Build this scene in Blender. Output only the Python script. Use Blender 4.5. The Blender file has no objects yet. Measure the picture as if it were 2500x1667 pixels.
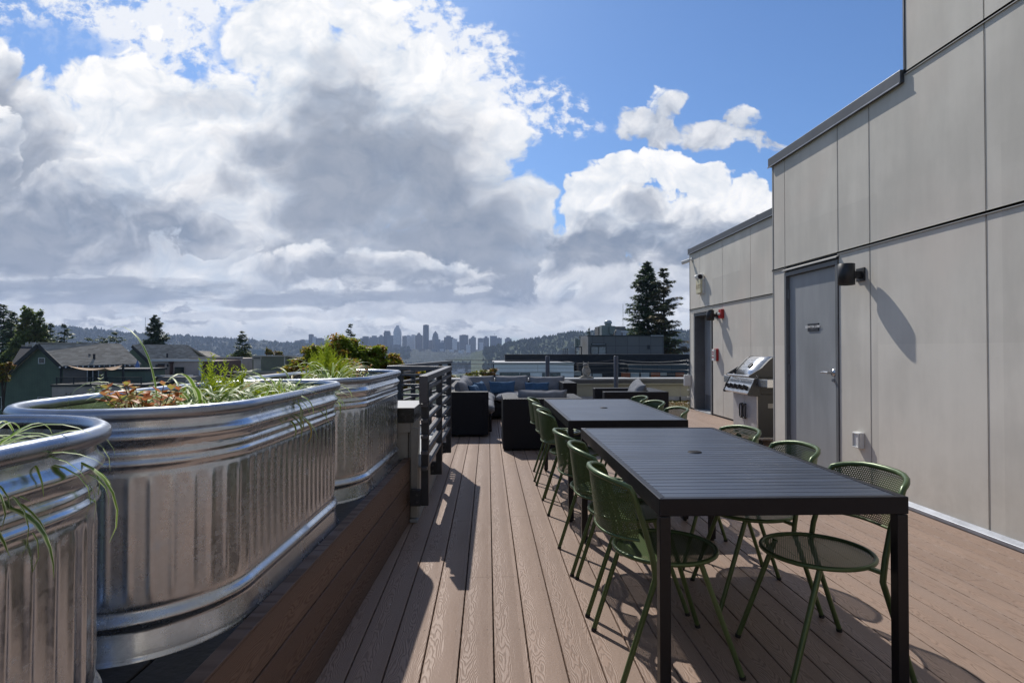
import bpy, bmesh, math, random
from mathutils import Vector, Matrix, noise
R = math.radians
random.seed(7)
S = bpy.context.scene
COL = S.collection
# ------------------------------------------------------------------ camera
FPX, CX, CY, HC = 1388.9, 1250.0, 833.5, 1.278
YAW, PIT = math.atan(59/FPX), math.atan(18.5/FPX)
FW = Vector((math.sin(YAW)*math.cos(PIT), math.cos(YAW)*math.cos(PIT), math.sin(PIT)))
RT = Vector((math.cos(YAW), -math.sin(YAW), 0)); UP = RT.cross(FW)
CAM = Vector((0, 0, HC))
cd = bpy.data.cameras.new('camera'); cam = bpy.data.objects.new('camera', cd); COL.objects.link(cam)
cd.lens = 20.0; cd.sensor_width = 36.0; cd.clip_start = 0.05; cd.clip_end = 60000
cam.location = CAM
cam.rotation_euler = Matrix((RT, UP, -FW)).transposed().to_euler()
S.camera = cam
def at(px, py, Y):
    """point of the world on the plane Y seen at a spot of the survey photograph"""
    d = FW + RT*((px-CX)/FPX) - UP*((py-CY)/FPX)
    return CAM + d*(Y/d.y)
def onz(px, py, z):
    d = FW + RT*((px-CX)/FPX) - UP*((py-CY)/FPX)
    return CAM + d*((z-HC)/d.z)
# ------------------------------------------------------------------ sun and view
SUN_EL = R(45.8); SUNH = Vector((-0.31, 0.951, 0)).normalized()
SUND = Vector((SUNH.x*math.cos(SUN_EL), SUNH.y*math.cos(SUN_EL), math.sin(SUN_EL)))
sl = bpy.data.lights.new('sun', 'SUN'); sl.energy = 4.4; sl.angle = R(0.53); sl.color = (1.0, 0.95, 0.88)
so = bpy.data.objects.new('sun', sl); COL.objects.link(so); so.rotation_euler = SUND.to_track_quat('Z', 'Y').to_euler()
S.view_settings.view_transform = 'Standard'; S.view_settings.look = 'None'
S.view_settings.exposure = 0.0; S.view_settings.gamma = 1.0; S.view_settings.use_curve_mapping = False
S.cycles.max_bounces = 7; S.cycles.diffuse_bounces = 3; S.cycles.glossy_bounces = 4
S.cycles.transparent_max_bounces = 24; S.cycles.volume_bounces = 0; S.cycles.transmission_bounces = 4
S.cycles.use_denoising = True
S.cycles.sample_clamp_indirect = 6
# ------------------------------------------------------------------ node helper
class N:
    """tiny expression layer over shader nodes"""
    def __init__(s, t, k): s.t = t; s.k = k
    def _m(s, op, *a, clamp=False):
        n = s.t.nodes.new('ShaderNodeMath'); n.operation = op; n.use_clamp = clamp
        for i, v in enumerate((s,)+a):
            if isinstance(v, N): s.t.links.new(v.k, n.inputs[i])
            else: n.inputs[i].default_value = v
        return N(s.t, n.outputs[0])
    def __add__(s, o): return s._m('ADD', o)
    __radd__ = __add__
    def __mul__(s, o): return s._m('MULTIPLY', o)
    __rmul__ = __mul__
    def __sub__(s, o): return s._m('SUBTRACT', o)
    def __rsub__(s, o): return s._m('MULTIPLY', -1.0)._m('ADD', o)
    def __truediv__(s, o): return s._m('DIVIDE', o)
    def __rtruediv__(s, o): return s._m('POWER', -1.0)*o
    def max(s, o): return s._m('MAXIMUM', o)
    def min(s, o): return s._m('MINIMUM', o)
    def pow(s, o): return s._m('POWER', o)
    def abs(s): return s._m('ABSOLUTE')
    def sin(s): return s._m('SINE')
    def exp(s): return s._m('EXPONENT')
    def fract(s): return s._m('FRACT')
    def floor(s): return s._m('FLOOR')
    def gt(s, o): return s._m('GREATER_THAN', o)
    def lt(s, o): return s._m('LESS_THAN', o)
    def clamp(s): return s._m('ADD', 0.0, clamp=True)
    def smooth(s, a, b, c=0.0, d=1.0):
        n = s.t.nodes.new('ShaderNodeMapRange'); n.interpolation_type = 'SMOOTHSTEP'
        s.t.links.new(s.k, n.inputs[0])
        for i, v in zip((1, 2, 3, 4), (a, b, c, d)): n.inputs[i].default_value = v
        return N(s.t, n.outputs[0])
def xyz(t, x, y, z):
    n = t.nodes.new('ShaderNodeCombineXYZ')
    for i, v in enumerate((x, y, z)):
        if isinstance(v, N): t.links.new(v.k, n.inputs[i])
        else: n.inputs[i].default_value = v
    return N(t, n.outputs[0])
def sep(t, v):
    n = t.nodes.new('ShaderNodeSeparateXYZ'); t.links.new(v.k, n.inputs[0])
    return [N(t, n.outputs[i]) for i in range(3)]
def vmul(t, v, s):
    n = t.nodes.new('ShaderNodeVectorMath'); n.operation = 'MULTIPLY'; t.links.new(v.k, n.inputs[0]); n.inputs[1].default_value = s
    return N(t, n.outputs[0])
def vadd(t, v, w):
    n = t.nodes.new('ShaderNodeVectorMath'); n.operation = 'ADD'; t.links.new(v.k, n.inputs[0])
    if isinstance(w, N): t.links.new(w.k, n.inputs[1])
    else: n.inputs[1].default_value = w
    return N(t, n.outputs[0])
def nz(t, v, scale=5, detail=4, rough=0.5, dist=0.0, col=False):
    n = t.nodes.new('ShaderNodeTexNoise'); t.links.new(v.k, n.inputs['Vector'])
    n.inputs['Scale'].default_value = scale; n.inputs['Detail'].default_value = detail
    n.inputs['Roughness'].default_value = rough; n.inputs['Distortion'].default_value = dist
    return N(t, n.outputs[1 if col else 0])
def vor(t, v, scale=5, feat='F1', out=0, rnd=1.0):
    n = t.nodes.new('ShaderNodeTexVoronoi'); n.feature = feat; t.links.new(v.k, n.inputs['Vector']); n.inputs['Scale'].default_value = scale
    n.inputs['Randomness'].default_value = rnd
    return N(t, n.outputs[out])
def white(t, v):
    n = t.nodes.new('ShaderNodeTexWhiteNoise'); n.noise_dimensions = '3D'; t.links.new(v.k, n.inputs['Vector'])
    return N(t, n.outputs[0])
def mixc(t, f, a, b, mode='MIX'):
    n = t.nodes.new('ShaderNodeMix'); n.data_type = 'RGBA'; n.blend_type = mode
    if isinstance(f, N): t.links.new(f.k, n.inputs[0])
    else: n.inputs[0].default_value = f
    for i, v in ((6, a), (7, b)):
        if isinstance(v, N): t.links.new(v.k, n.inputs[i])
        else: n.inputs[i].default_value = (v[0], v[1], v[2], 1)
    return N(t, n.outputs[2])
def coord(t, which='Object'):
    n = t.nodes.new('ShaderNodeTexCoord'); return N(t, n.outputs[which])
def bump(t, h, strength=0.3, dist=0.01):
    n = t.nodes.new('ShaderNodeBump'); n.inputs['Strength'].default_value = strength; n.inputs['Distance'].default_value = dist
    t.links.new(h.k, n.inputs['Height']); return N(t, n.outputs[0])
def c255(r, g, b):
    f = lambda v: (v/255/12.92) if v <= 10 else ((v/255+0.055)/1.055)**2.4
    return (f(r), f(g), f(b))
def newmat(name):
    m = bpy.data.materials.new(name); m.use_nodes = True; t = m.node_tree
    return m, t, t.nodes['Principled BSDF']
def setp(t, p, **k):
    names = dict(color='Base Color', rough='Roughness', metal='Metallic', normal='Normal', spec='Specular IOR Level', sub='Subsurface Weight', alpha='Alpha', trans='Transmission Weight', coat='Coat Weight')
    for a, v in k.items():
        i = p.inputs[names[a]]
        if isinstance(v, N): t.links.new(v.k, i)
        elif isinstance(v, (tuple, list)): i.default_value = (v[0], v[1], v[2], 1)
        else: i.default_value = v
def simple(name, col, rough=0.6, metal=0.0, var=0.12, scale=3.0, bmp=0.0, bscale=60.0, spec=0.5, space='Object', stretch=(1, 1, 1), dark=None):
    """painted / plain surface with uneven tone"""
    m, t, p = newmat(name)
    v = vmul(t, coord(t, space), stretch)
    f = nz(t, v, scale, 5, 0.6)
    f2 = nz(t, v, scale*9, 3, 0.6)
    g = (f*0.7+f2*0.3).smooth(0.3, 0.7)
    lo = dark or tuple(c*(1-var) for c in col); hi = tuple(min(1, c*(1+var)) for c in col)
    setp(t, p, color=mixc(t, g, lo, hi), rough=(g*0.12+(rough-0.06)), metal=metal, spec=spec)
    if bmp: setp(t, p, normal=bump(t, nz(t, v, bscale, 4, 0.6), bmp, 0.01))
    return m
# ------------------------------------------------------------------ mesh helper
class MB:
    def __init__(s): s.v = []; s.f = []; s.uv = {}; s.mi = []; s.sm = []
    def add(s, vs, fs, mi=0, smooth=False, uvs=None):
        o = len(s.v); s.v += [tuple(v) for v in vs]
        for k, f in enumerate(fs):
            if uvs: s.uv[len(s.f)] = uvs[k]
            s.f.append(tuple(i+o for i in f)); s.mi.append(mi); s.sm.append(smooth)
        return s
    def box(s, x0, x1, y0, y1, z0, z1, mi=0, M=None):
        vs = [Vector((x, y, z)) for z in (z0, z1) for y in (y0, y1) for x in (x0, x1)]
        if M: vs = [M @ v for v in vs]
        return s.add(vs, [(0, 2, 3, 1), (4, 5, 7, 6), (0, 1, 5, 4), (1, 3, 7, 5), (3, 2, 6, 7), (2, 0, 4, 6)], mi)
    def bar(s, a, b, w, h, mi=0, up=Vector((0, 0, 1))):
        """rectangular bar from a to b, w across, h along up"""
        a, b = Vector(a), Vector(b); d = (b-a).normalized(); sd = d.cross(up)
        if sd.length < 1e-5: sd = Vector((1, 0, 0))
        sd.normalize(); u = sd.cross(d).normalized(); vs = []
        for p in (a, b):
            for i, j in ((-1, -1), (1, -1), (1, 1), (-1, 1)): vs.append(p+sd*(i*w/2)+u*(j*h/2))
        return s.add(vs, [(0, 1, 2, 3), (7, 6, 5, 4), (0, 4, 5, 1), (1, 5, 6, 2), (2, 6, 7, 3), (3, 7, 4, 0)], mi)
    def tube(s, pts, r, n=8, mi=0, closed=False, caps=True):
        pts = [Vector(p) for p in pts]; m = len(pts)
        rs = r if isinstance(r, (list, tuple)) else [r]*m
        tg = []
        for i in range(m):
            a = pts[(i-1) % m] if (closed or i > 0) else pts[i]; b = pts[(i+1) % m] if (closed or i < m-1) else pts[i]
            tg.append((b-a).normalized() if (b-a).length > 1e-9 else Vector((0, 0, 1)))
        u = tg[0].orthogonal().normalized(); rings = []
        for i in range(m):
            u = (u-tg[i]*u.dot(tg[i])); u = u.normalized() if u.length > 1e-6 else tg[i].orthogonal().normalized()
            w = tg[i].cross(u)
            rings.append([pts[i]+(u*math.cos(2*math.pi*k/n)+w*math.sin(2*math.pi*k/n))*rs[i] for k in range(n)])
        vs = [p for q in rings for p in q]; fs = []
        for i in range(m if closed else m-1):
            j = (i+1) % m
            for k in range(n): fs.append((i*n+k, i*n+(k+1) % n, j*n+(k+1) % n, j*n+k))
        s.add(vs, fs, mi, True)
        if caps and not closed:
            s.add(rings[0], [tuple(range(n))[::-1]], mi); s.add(rings[-1], [tuple(range(n))], mi)
        return s
    def cyl(s, a, b, r, n=16, mi=0, r2=None):
        return s.tube([a, b], [r, r2 if r2 is not None else r], n, mi)
    def lathe(s, prof, c=(0, 0, 0), n=24, mi=0, M=None, smooth=True):
        vs = []; c = Vector(c)
        for r, z in prof:
            for k in range(n):
                q = Vector((r*math.cos(2*math.pi*k/n), r*math.sin(2*math.pi*k/n), z))
                vs.append((M @ q if M else q)+c)
        fs = [(i*n+k, i*n+(k+1) % n, (i+1)*n+(k+1) % n, (i+1)*n+k) for i in range(len(prof)-1) for k in range(n)]
        return s.add(vs, fs, mi, smooth)
    def poly(s, pts, d, mi=0):
        """prism: outline pts pushed by vector d"""
        n = len(pts); pts = [Vector(p) for p in pts]; d = Vector(d)
        vs = pts+[p+d for p in pts]
        fs = [tuple(range(n))[::-1], tuple(range(n, 2*n))]+[(i, (i+1) % n, n+(i+1) % n, n+i) for i in range(n)]
        return s.add(vs, fs, mi)
    def quad(s, a, b, c, d, mi=0, uv=None, smooth=False):
        return s.add([a, b, c, d], [(0, 1, 2, 3)], mi, smooth, [uv] if uv else None)
    def build(s, name, mats, parent=None, bevel=0, fix=False, loc=None, seg=2, angle=30):
        me = bpy.data.meshes.new(name); me.from_pydata(s.v, [], s.f)
        for m in (mats if isinstance(mats, (list, tuple)) else [mats]): me.materials.append(m)
        me.polygons.foreach_set('material_index', s.mi); me.polygons.foreach_set('use_smooth', s.sm)
        if s.uv:
            ul = me.uv_layers.new(name='UVMap')
            for fi, uv in s.uv.items():
                for li, q in zip(me.polygons[fi].loop_indices, uv): ul.data[li].uv = q
        me.update()
        if fix:
            bm = bmesh.new(); bm.from_mesh(me); bmesh.ops.recalc_face_normals(bm, faces=bm.faces); bm.to_mesh(me); bm.free()
        o = bpy.data.objects.new(name, me); COL.objects.link(o)
        if parent: o.parent = parent
        if loc: o.location = loc
        if bevel:
            b = o.modifiers.new('bevel', 'BEVEL'); b.width = bevel; b.segments = seg; b.limit_method = 'ANGLE'; b.angle_limit = R(angle); b.harden_normals = False
        return o
def tag(o, label=None, cat=None, group=None, kind=None):
    if label: o['label'] = label
    if cat: o['category'] = cat
    if group: o['group'] = group
    if kind: o['kind'] = kind
    return o
def empty(name, label, cat, loc=(0, 0, 0), rz=0, group=None):
    o = bpy.data.objects.new(name, None); COL.objects.link(o); o.location = loc; o.rotation_euler = (0, 0, rz)
    return tag(o, label, cat, group)
def dup(o, parent=None):
    c = o.copy(); COL.objects.link(c); c.parent = parent
    for ch in list(o.children): dup(ch, c)
    return c
def place(proto, loc, rz, label, group=None, first=[None]):
    """first call for a prototype moves it, later calls copy it"""
    o = dup(proto) if proto.get('placed') else proto
    proto['placed'] = 1
    if 'placed' in o and o is not proto: del o['placed']
    o.location = loc; o.rotation_euler = (0, 0, rz); o['label'] = label
    if group: o['group'] = group
    return o
# ------------------------------------------------------------------ world: physical sky + clouds fixed to compass directions
def build_world():
    w = bpy.data.worlds.new('World'); S.world = w; w.use_nodes = True; t = w.node_tree
    for n in list(t.nodes): t.nodes.remove(n)
    out = t.nodes.new('ShaderNodeOutputWorld'); bg = t.nodes.new('ShaderNodeBackground'); t.links.new(bg.outputs[0], out.inputs[0])
    sky = t.nodes.new('ShaderNodeTexSky'); sky.sky_type = 'NISHITA'; sky.sun_disc = False
    sky.sun_elevation = SUN_EL; sky.sun_rotation = math.atan2(SUNH.x, SUNH.y)
    sky.air_density = 1.0; sky.dust_density = 0.5; sky.ozone_density = 2.0; sky.altitude = 60
    def n2(vec, scale, detail, rough, col=False):
        n = t.nodes.new('ShaderNodeTexNoise'); n.noise_dimensions = '2D'; t.links.new(vec.k, n.inputs['Vector'])
        n.inputs['Scale'].default_value = scale; n.inputs['Detail'].default_value = detail; n.inputs['Roughness'].default_value = rough
        return N(t, n.outputs[1 if col else 0])
    d = coord(t, 'Generated'); x, y, z = sep(t, d)
    yy = y.abs().max(0.12)
    u = x/yy; v = z.max(0.0)/yy
    back = y.lt(0.0)
    k = 1.0/(v+0.16)                                  # cells shrink towards the horizon like a real cloud deck
    q = xyz(t, u*k*0.8+back*31.0, k*1.3+z*0.4, 0.0)
    w1 = vadd(t, n2(q, 1.7, 2, 0.5, col=True), (-0.5, -0.5, -0.5))
    qd = vadd(t, q, vmul(t, w1, (0.5, 0.5, 0.5)))
    nA = n2(qd, 1.3, 7, 0.55)
    p0 = xyz(t, u+back*17.0, v*1.25, 0.0)
    w2 = vadd(t, n2(p0, 7.0, 3, 0.5, col=True), (-0.5, -0.5, -0.5))
    p1 = vadd(t, p0, vmul(t, w2, (0.085, 0.085, 0.0)))
    def puff(vec, sc, det=4.0, rg=0.55):
        n = t.nodes.new('ShaderNodeTexVoronoi'); n.feature = 'F1'; n.normalize = True; n.voronoi_dimensions = '2D'; t.links.new(vec.k, n.inputs['Vector'])
        n.inputs['Scale'].default_value = sc; n.inputs['Detail'].default_value = det; n.inputs['Roughness'].default_value = rg
        return N(t, n.outputs['Distance'])
    pf = (1.0-puff(p1, 8.0)-0.69)*3.2                 # rounded billows around 0
    pfu = (1.0-puff(vadd(t, p1, (-0.008, 0.024, 0.0)), 8.0)-0.69)*3.2
    rim = (pf-pfu)*0.55                               # free side towards the sun
    fine = n2(p1, 22.0, 5, 0.6)-0.5
    mid = n2(p1, 4.5, 6, 0.58)-0.5
    big = n2(p1, 1.8, 4, 0.55)-0.5
    ed = pf*0.75+mid*1.5+fine*1.1                     # edge breakup
    soft = big*1.3+mid*2.2+fine*0.9
    calm = [False]
    w3 = sep(t, w2); w4 = sep(t, vadd(t, n2(p0, 19.0, 3, 0.55, col=True), (-0.5, -0.5, -0.5)))
    uw = u+w3[0]*0.11+w4[0]*0.035; vw = v+w3[1]*0.09+w4[1]*0.030
    def blob(px, py, rx, ry, a=1.0, rot=0.0, jit=None):
        cu, cv = (px-1120.5)/1306.6, (801.5-py)/1306.6
        du, dv = (u-cu, vw-cv-(vw-v)*0.75) if calm[0] else (uw-cu, vw-cv)
        if rot:
            c, s_ = math.cos(rot), math.sin(rot); du, dv = du*c+dv*s_, dv*c-du*s_
        e = (du*(1306.6/rx)).pow(2.0)+(dv*(1306.6/ry)).pow(2.0)
        return (e*-0.5+1.0).max(-1.0)-(1.0-a)*0.5 if a >= 0 else e
    def field(*b):
        f = None
        for q_ in b: f = blob(*q_) if f is None else f.max(blob(*q_))
        return f
    def below(x0, y0, x1, y1):
        """signed height under the line through two spots, positive below"""
        a = (y1-y0)/(x1-x0); return ((u*1306.6+1120.5)*a+(y0-a*x0)-(801.5-v*1306.6))*(-1.0)
    white_ = (7.5, 7.55, 7.65); lit = (5.9, 6.05, 6.35); mid_ = (4.1, 4.35, 4.85); grey = (2.55, 2.85, 3.42); slate = (1.62, 1.96, 2.55)
    skc = mixc(t, 1.0, N(t, sky.outputs[0]), (0.50, 0.69, 0.92), 'MULTIPLY')
    col = skc
    def over(col, alpha, c): return mixc(t, alpha.clamp(), col, c)
    # thin veil and mottled high cloud, upper left and along the crest
    mot = n2(vadd(t, p0, vmul(t, w2, (0.03, 0.03, 0.0))), 34.0, 4, 0.6)-0.5
    f = field((330, 60, 330, 110, 0.8), (760, 10, 230, 60, 0.6), (1000, 50, 120, 80, 0.55, -0.3), (1200, 225, 170, 62, 0.9, -0.25), (1080, 110, 110, 70, 0.7, -0.6))
    A = ((f-0.35)*0.9+mot*2.4+mid*1.6).smooth(-0.15, 0.55)*f.smooth(0.0, 0.6)
    A = A*(1.0-blob(110, 145, 170, 60, 1.0).smooth(0.1, 0.75)*0.85)*(1.0-blob(560, 80, 60, 60, 1.0).smooth(0.2, 0.8)*0.7)
    col = over(col, A*0.9, white_)
    relief = (mid*0.55+rim*0.42+fine*0.50+pf*0.10+0.93).max(0.70).min(1.12)
    def tone(dk):
        c = mixc(t, dk.smooth(-0.30, 0.34), white_, lit); c = mixc(t, dk.smooth(0.25, 0.68), c, mid_)
        c = mixc(t, dk.smooth(0.55, 1.05), c, grey)
        g_ = relief; return mixc(t, 1.0, c, xyz(t, g_, g_*0.8+0.2, g_*0.55+0.45), 'MULTIPLY')
    # the great cloud
    f = field((560, 400, 700, 250, 1.0), (120, 420, 460, 240, 1.0), (820, 230, 300, 170, 1.0), (660, 80, 130, 120, 0.95), (830, 60, 90, 60, 0.8), (1060, 360, 150, 170, 1.0), (960, 250, 190, 150, 1.0), (0, 190, 60, 110, 0.9), (1120, 640, 420, 190, 1.0), (300, 700, 900, 150, 1.0), (1500, 720, 500, 90, 1.0), (1190, 470, 90, 110, 0.95), (330, 210, 240, 60, 0.85), (430, 560, 260, 110, 1.0), (800, 560, 260, 90, 1.0))
    A = (f+ed*0.62*(1.25-f).max(0.12)-0.50).smooth(-0.03, 0.17)
    T = field((840, 400, 200, 150, 1.1, -0.45), (790, 260, 95, 110, 0.95, -0.3), (1060, 540, 230, 110, 1.1, -0.25), (640, 340, 130, 60, 0.8), (1180, 640, 220, 70, 1.0), (960, 420, 160, 150, 1.0), (60, 400, 130, 120, 0.75), (250, 500, 260, 100, 0.85), (100, 580, 330, 70, 1.0), (700, 600, 220, 60, 0.65), (1420, 620, 260, 60, 0.6), (720, 500, 120, 60, 0.7), (560, 430, 60, 40, 0.5), (10, 250, 60, 90, 0.7), (480, 250, 130, 36, 0.45), (1000, 430, 200, 140, 0.95))
    L = field((430, 400, 120, 90, 0.9, -0.6), (540, 500, 90, 120, 0.8, -0.5), (400, 280, 300, 80, 1.0), (980, 160, 200, 80, 1.0, -0.5), (1180, 330, 90, 110, 0.9, -0.6), (640, 620, 90, 40, 0.7), (860, 620, 60, 40, 0.5))
    dk = (T*0.95-L.max(0.0)*0.45+soft*0.62+pf*0.25+0.05)
    c = tone(dk-rim*(1.15-dk.smooth(0.4, 1.1))*0.50)
    col = over(col, A, c)
    # nearer heads on the left, bright tops over grey bodies
    f = field((205, 440, 60, 50, 1.0), (300, 430, 85, 65, 1.0), (390, 480, 80, 60, 1.0), (300, 520, 250, 90, 1.0), (480, 545, 110, 55, 1.0), (100, 540, 240, 110, 1.0), (20, 380, 60, 100, 0.9))
    A = (f+pf*0.5+mid*0.8+fine*0.6-0.50).smooth(0.0, 0.16)
    g_ = field((260, 540, 230, 85, 1.0), (400, 560, 150, 60, 1.0), (60, 540, 230, 120, 1.0), (20, 430, 60, 90, 0.8))
    dk = g_*1.0+soft*0.45-rim*0.7+0.06
    col = over(col, A*0.92, tone(dk))
    f = field((720, 600, 90, 50, 1.0), (850, 620, 110, 55, 1.0), (1000, 640, 110, 50, 1.0), (600, 640, 120, 40, 0.9))
    A = (f+pf*0.5+mid*0.9+fine*0.5-0.50).smooth(0.0, 0.25)
    dk = field((760, 640, 150, 40, 1.0), (960, 670, 150, 36, 1.0))*1.0+soft*0.5-rim*0.8+0.08
    col = over(col, A*0.85, tone(dk))
    # cumulus bank on the right
    f = field((1325, 440, 75, 62, 1.0), (1430, 395, 85, 50, 1.0), (1380, 430, 100, 60, 1.0), (1530, 385, 75, 48, 1.0), (1610, 410, 60, 40, 1.0), (1730, 445, 75, 52, 1.0), (1660, 470, 90, 50, 1.0), (1500, 520, 240, 110, 1.0), (1700, 580, 260, 110, 1.0), (1350, 590, 150, 110, 1.0), (1950, 540, 230, 100, 1.0))
    ecum = pf*0.62+mid*0.85+fine*0.75
    A = (f+ecum*0.95*(1.35-f).max(0.15)-0.50).smooth(-0.02, 0.14)
    dk = field((1400, 570, 180, 70, 1.0), (1690, 590, 240, 75, 1.05), (1560, 520, 110, 50, 0.7), (1480, 470, 50, 30, 0.5))*0.95+big*0.8+mid*1.2+fine*0.4-rim*0.95-pf*0.15+0.10
    col = over(col, A, tone(dk))
    # the separate cloud in the blue
    f = field((1455, 275, 55, 38, 1.0), (1560, 232, 52, 42, 1.0), (1530, 285, 110, 40, 1.0), (1640, 300, 90, 32, 1.0), (1710, 272, 42, 32, 0.95), (1750, 315, 100, 26, 0.95, -0.35))
    A = (f*0.9+ecum*1.25+mot*0.5-0.40).smooth(-0.05, 0.34)
    dk = 0.40+big*1.2+mid*1.5-rim*1.3-(v-0.395)*3.6+fine
    col = over(col, A*0.96, tone(dk*0.75))
    # small far cumulus in a row above the skyline
    p3 = xyz(t, u*1.0+back*3.0, v*2.1, 0.0); p3 = vadd(t, p3, vmul(t, w2, (0.05, 0.05, 0.0)))
    pb = (1.0-puff(p3, 15.0)-0.69)*3.2; pc = (1.0-puff(vadd(t, p3, (-0.004, 0.022, 0.0)), 15.0)-0.69)*3.2; pn_ = n2(p3, 7.0, 5, 0.6)-0.5
    win_ = v.smooth(0.012, 0.035)*v.smooth(0.150, 0.07)
    col = over(col, (pn_*2.6+pb*0.6+mid*1.2+0.02).smooth(-0.05, 0.28)*win_*0.95, mixc(t, ((pb-pc)*0.9+pn_*1.2).smooth(-0.2, 0.35), (3.3, 3.55, 4.05), white_))
    calm[0] = True
    # lower decks: dark streaks with bright torn strips between them
    st = n2(xyz(t, u*2.2+back*9.0, v*11.0, 0.0), 3.2, 5, 0.6)-0.5
    f = field((200, 675, 480, 36, 1.0), (760, 690, 420, 24, 0.85), (30, 620, 220, 40, 0.8), (1180, 690, 200, 24, 0.8))
    col = over(col, (f*0.9+st*1.0+pf*0.12-0.36).smooth(0.0, 0.45)*0.85, mixc(t, (st+mid).smooth(-0.2, 0.25), slate, grey))
    f = field((150, 716, 250, 17, 0.9), (450, 653, 80, 13, 1.0), (540, 727, 330, 14, 0.8), (1000, 718, 330, 24, 0.95), (1330, 700, 230, 46, 0.8), (200, 640, 80, 8, 0.7), (1500, 650, 220, 50, 0.9))
    col = over(col, ((f-0.5)*1.1+pf*0.45+fine*0.7+mid*0.5).smooth(-0.02, 0.35)*0.85, mixc(t, rim.smooth(-0.25, 0.3), mid_, lit))
    # behind the camera and far to the sides: ordinary broken cloud
    cb = mixc(t, ((nA-0.5)*3.2+0.45).smooth(0.0, 1.0), (4.4, 4.55, 4.9), slate)
    colb = mixc(t, (nA*2.4-1.08).smooth(0.0, 0.35), skc, cb)
    side = back.max(u.abs().smooth(1.05, 1.5)).max(v.smooth(0.75, 1.2))
    col = mixc(t, side, col, colb)
    # settle to pale blue grey at the horizon
    col = mixc(t, v.smooth(0.065, 0.004)*0.62, col, (2.75, 3.15, 3.85))
    t.links.new(col.k, bg.inputs[0]); bg.inputs[1].default_value = 0.13
    w.cycles.sampling_method = 'MANUAL'; w.cycles.sample_map_resolution = 1024
build_world()
# ------------------------------------------------------------------ materials
M_ = {}
def mat_deck(name, pitch, x0, colA, colB, length_axis='y', edge=True):
    m, t, p = newmat(name); o = coord(t)
    x, y, z = sep(t, o)
    if length_axis == 'z': x, y = z, y
    bi = ((x-x0)/pitch).floor(); xl = ((x-x0)/pitch).fract()-0.5
    rnd = white(t, xyz(t, bi, bi*0.37, 3.3)); rnd2 = white(t, xyz(t, bi*1.7, 2.0, bi))
    yo = y+rnd*37.0
    warp = nz(t, xyz(t, x*9.0, yo*2.2, bi), 1.0, 3, 0.55)
    warp2 = nz(t, xyz(t, x*22.0, yo*5.0, bi*2.0), 1.0, 2, 0.5)
    xc = xl+(rnd2-0.5)*0.35
    sgn = (rnd.gt(0.5)*2.0)-1.0
    f = (xc*xc)*7.0+yo*sgn*0.75+(warp-0.5)*2.1+(warp2-0.5)*0.35
    freq = 46.0
    ln = (f*freq).sin()*0.5+0.5
    g = ln.pow(2.2)
    patch = nz(t, xyz(t, x*3.0, y*0.8, 0.0), 1.0, 4, 0.6)
    spk = nz(t, xyz(t, x*160.0, y*60.0, 0.0), 1.0, 2, 0.7)
    base = mixc(t, (patch*0.6+rnd*0.5-0.05).clamp(), colA, colB)
    base = mixc(t, g*0.42, base, tuple(c*0.38 for c in colA))
    base = mixc(t, spk.smooth(0.5, 0.75)*0.25, base, tuple(min(1, c*1.35) for c in colB))
    stain = nz(t, xyz(t, x*1.1, y*1.1, 5.0), 1.0, 5, 0.65).smooth(0.52, 0.72)
    base = mixc(t, stain*0.28, base, tuple(c*0.62 for c in colA))
    dot = vor(t, xyz(t, x, y, 0.0), 3.2, 'F1', 0).lt(0.018)*nz(t, xyz(t, x*40, y*40, 0.0), 1.0, 3, 0.7).smooth(0.45, 0.6)
    base = mixc(t, dot*0.55, base, (0.5, 0.48, 0.44))
    setp(t, p, color=base, rough=(g*0.15+0.52), spec=0.35, normal=bump(t, (g*-1.0)+spk*0.25, 0.45, 0.0025))
    return m
M_['deck'] = mat_deck('deck_composite', 0.1445, -4.3345, (0.245, 0.166, 0.124), (0.350, 0.246, 0.188))
M_['boxwood'] = mat_deck('planter_composite', 0.154, 0.0, (0.120, 0.077, 0.058), (0.165, 0.109, 0.084), 'z')
M_['screw'] = simple('screw_hole', (0.03, 0.02, 0.015), 0.8)
def mat_wall(name, col):
    m, t, p = newmat(name); o = coord(t); x, y, z = sep(t, o)
    st = nz(t, xyz(t, x*2.0, y*5.0, z*0.9), 1.0, 5, 0.6)
    bl = nz(t, xyz(t, x, y*0.9, z*0.9), 1.3, 5, 0.6)
    fine = nz(t, o, 90.0, 3, 0.7)
    pan = white(t, xyz(t, (y*0.83).floor(), (z/1.32).floor(), 1.0))
    f = (st*0.35+bl*0.5+pan*0.15).smooth(0.34, 0.66)
    c = mixc(t, f, tuple(v*0.86 for v in col), tuple(v*1.08 for v in col))
    warm = nz(t, xyz(t, 3.0, y*0.5, z*0.6), 1.0, 3, 0.5).smooth(0.45, 0.65)
    c = mixc(t, warm*0.5, c, (col[0]*1.04, col[1]*0.95, col[2]*0.93))
    drip = nz(t, xyz(t, 7.0, y*14.0, z*0.40), 1.0, 4, 0.7).smooth(0.6, 0.85)
    c = mixc(t, drip*0.12, c, tuple(v*0.7 for v in col))
    # dirt splashed up from the deck
    low = z.smooth(0.75, 0.0)*nz(t, o, 6.0, 5, 0.7).smooth(0.3, 0.8)
    c = mixc(t, low*0.30, c, (col[0]*0.62, col[1]*0.58, col[2]*0.54))
    scuff = nz(t, xyz(t, 1.0, y*7.0, z*5.0), 1.0, 5, 0.8).smooth(0.71, 0.76)
    c = mixc(t, scuff*0.4, c, tuple(min(1, v*1.35) for v in col))
    setp(t, p, color=c, rough=0.72, spec=0.25, normal=bump(t, fine+bl*3.0, 0.10, 0.004))
    return m
M_['wall'] = mat_wall('fibre_cement', (0.63, 0.595, 0.525))
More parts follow.
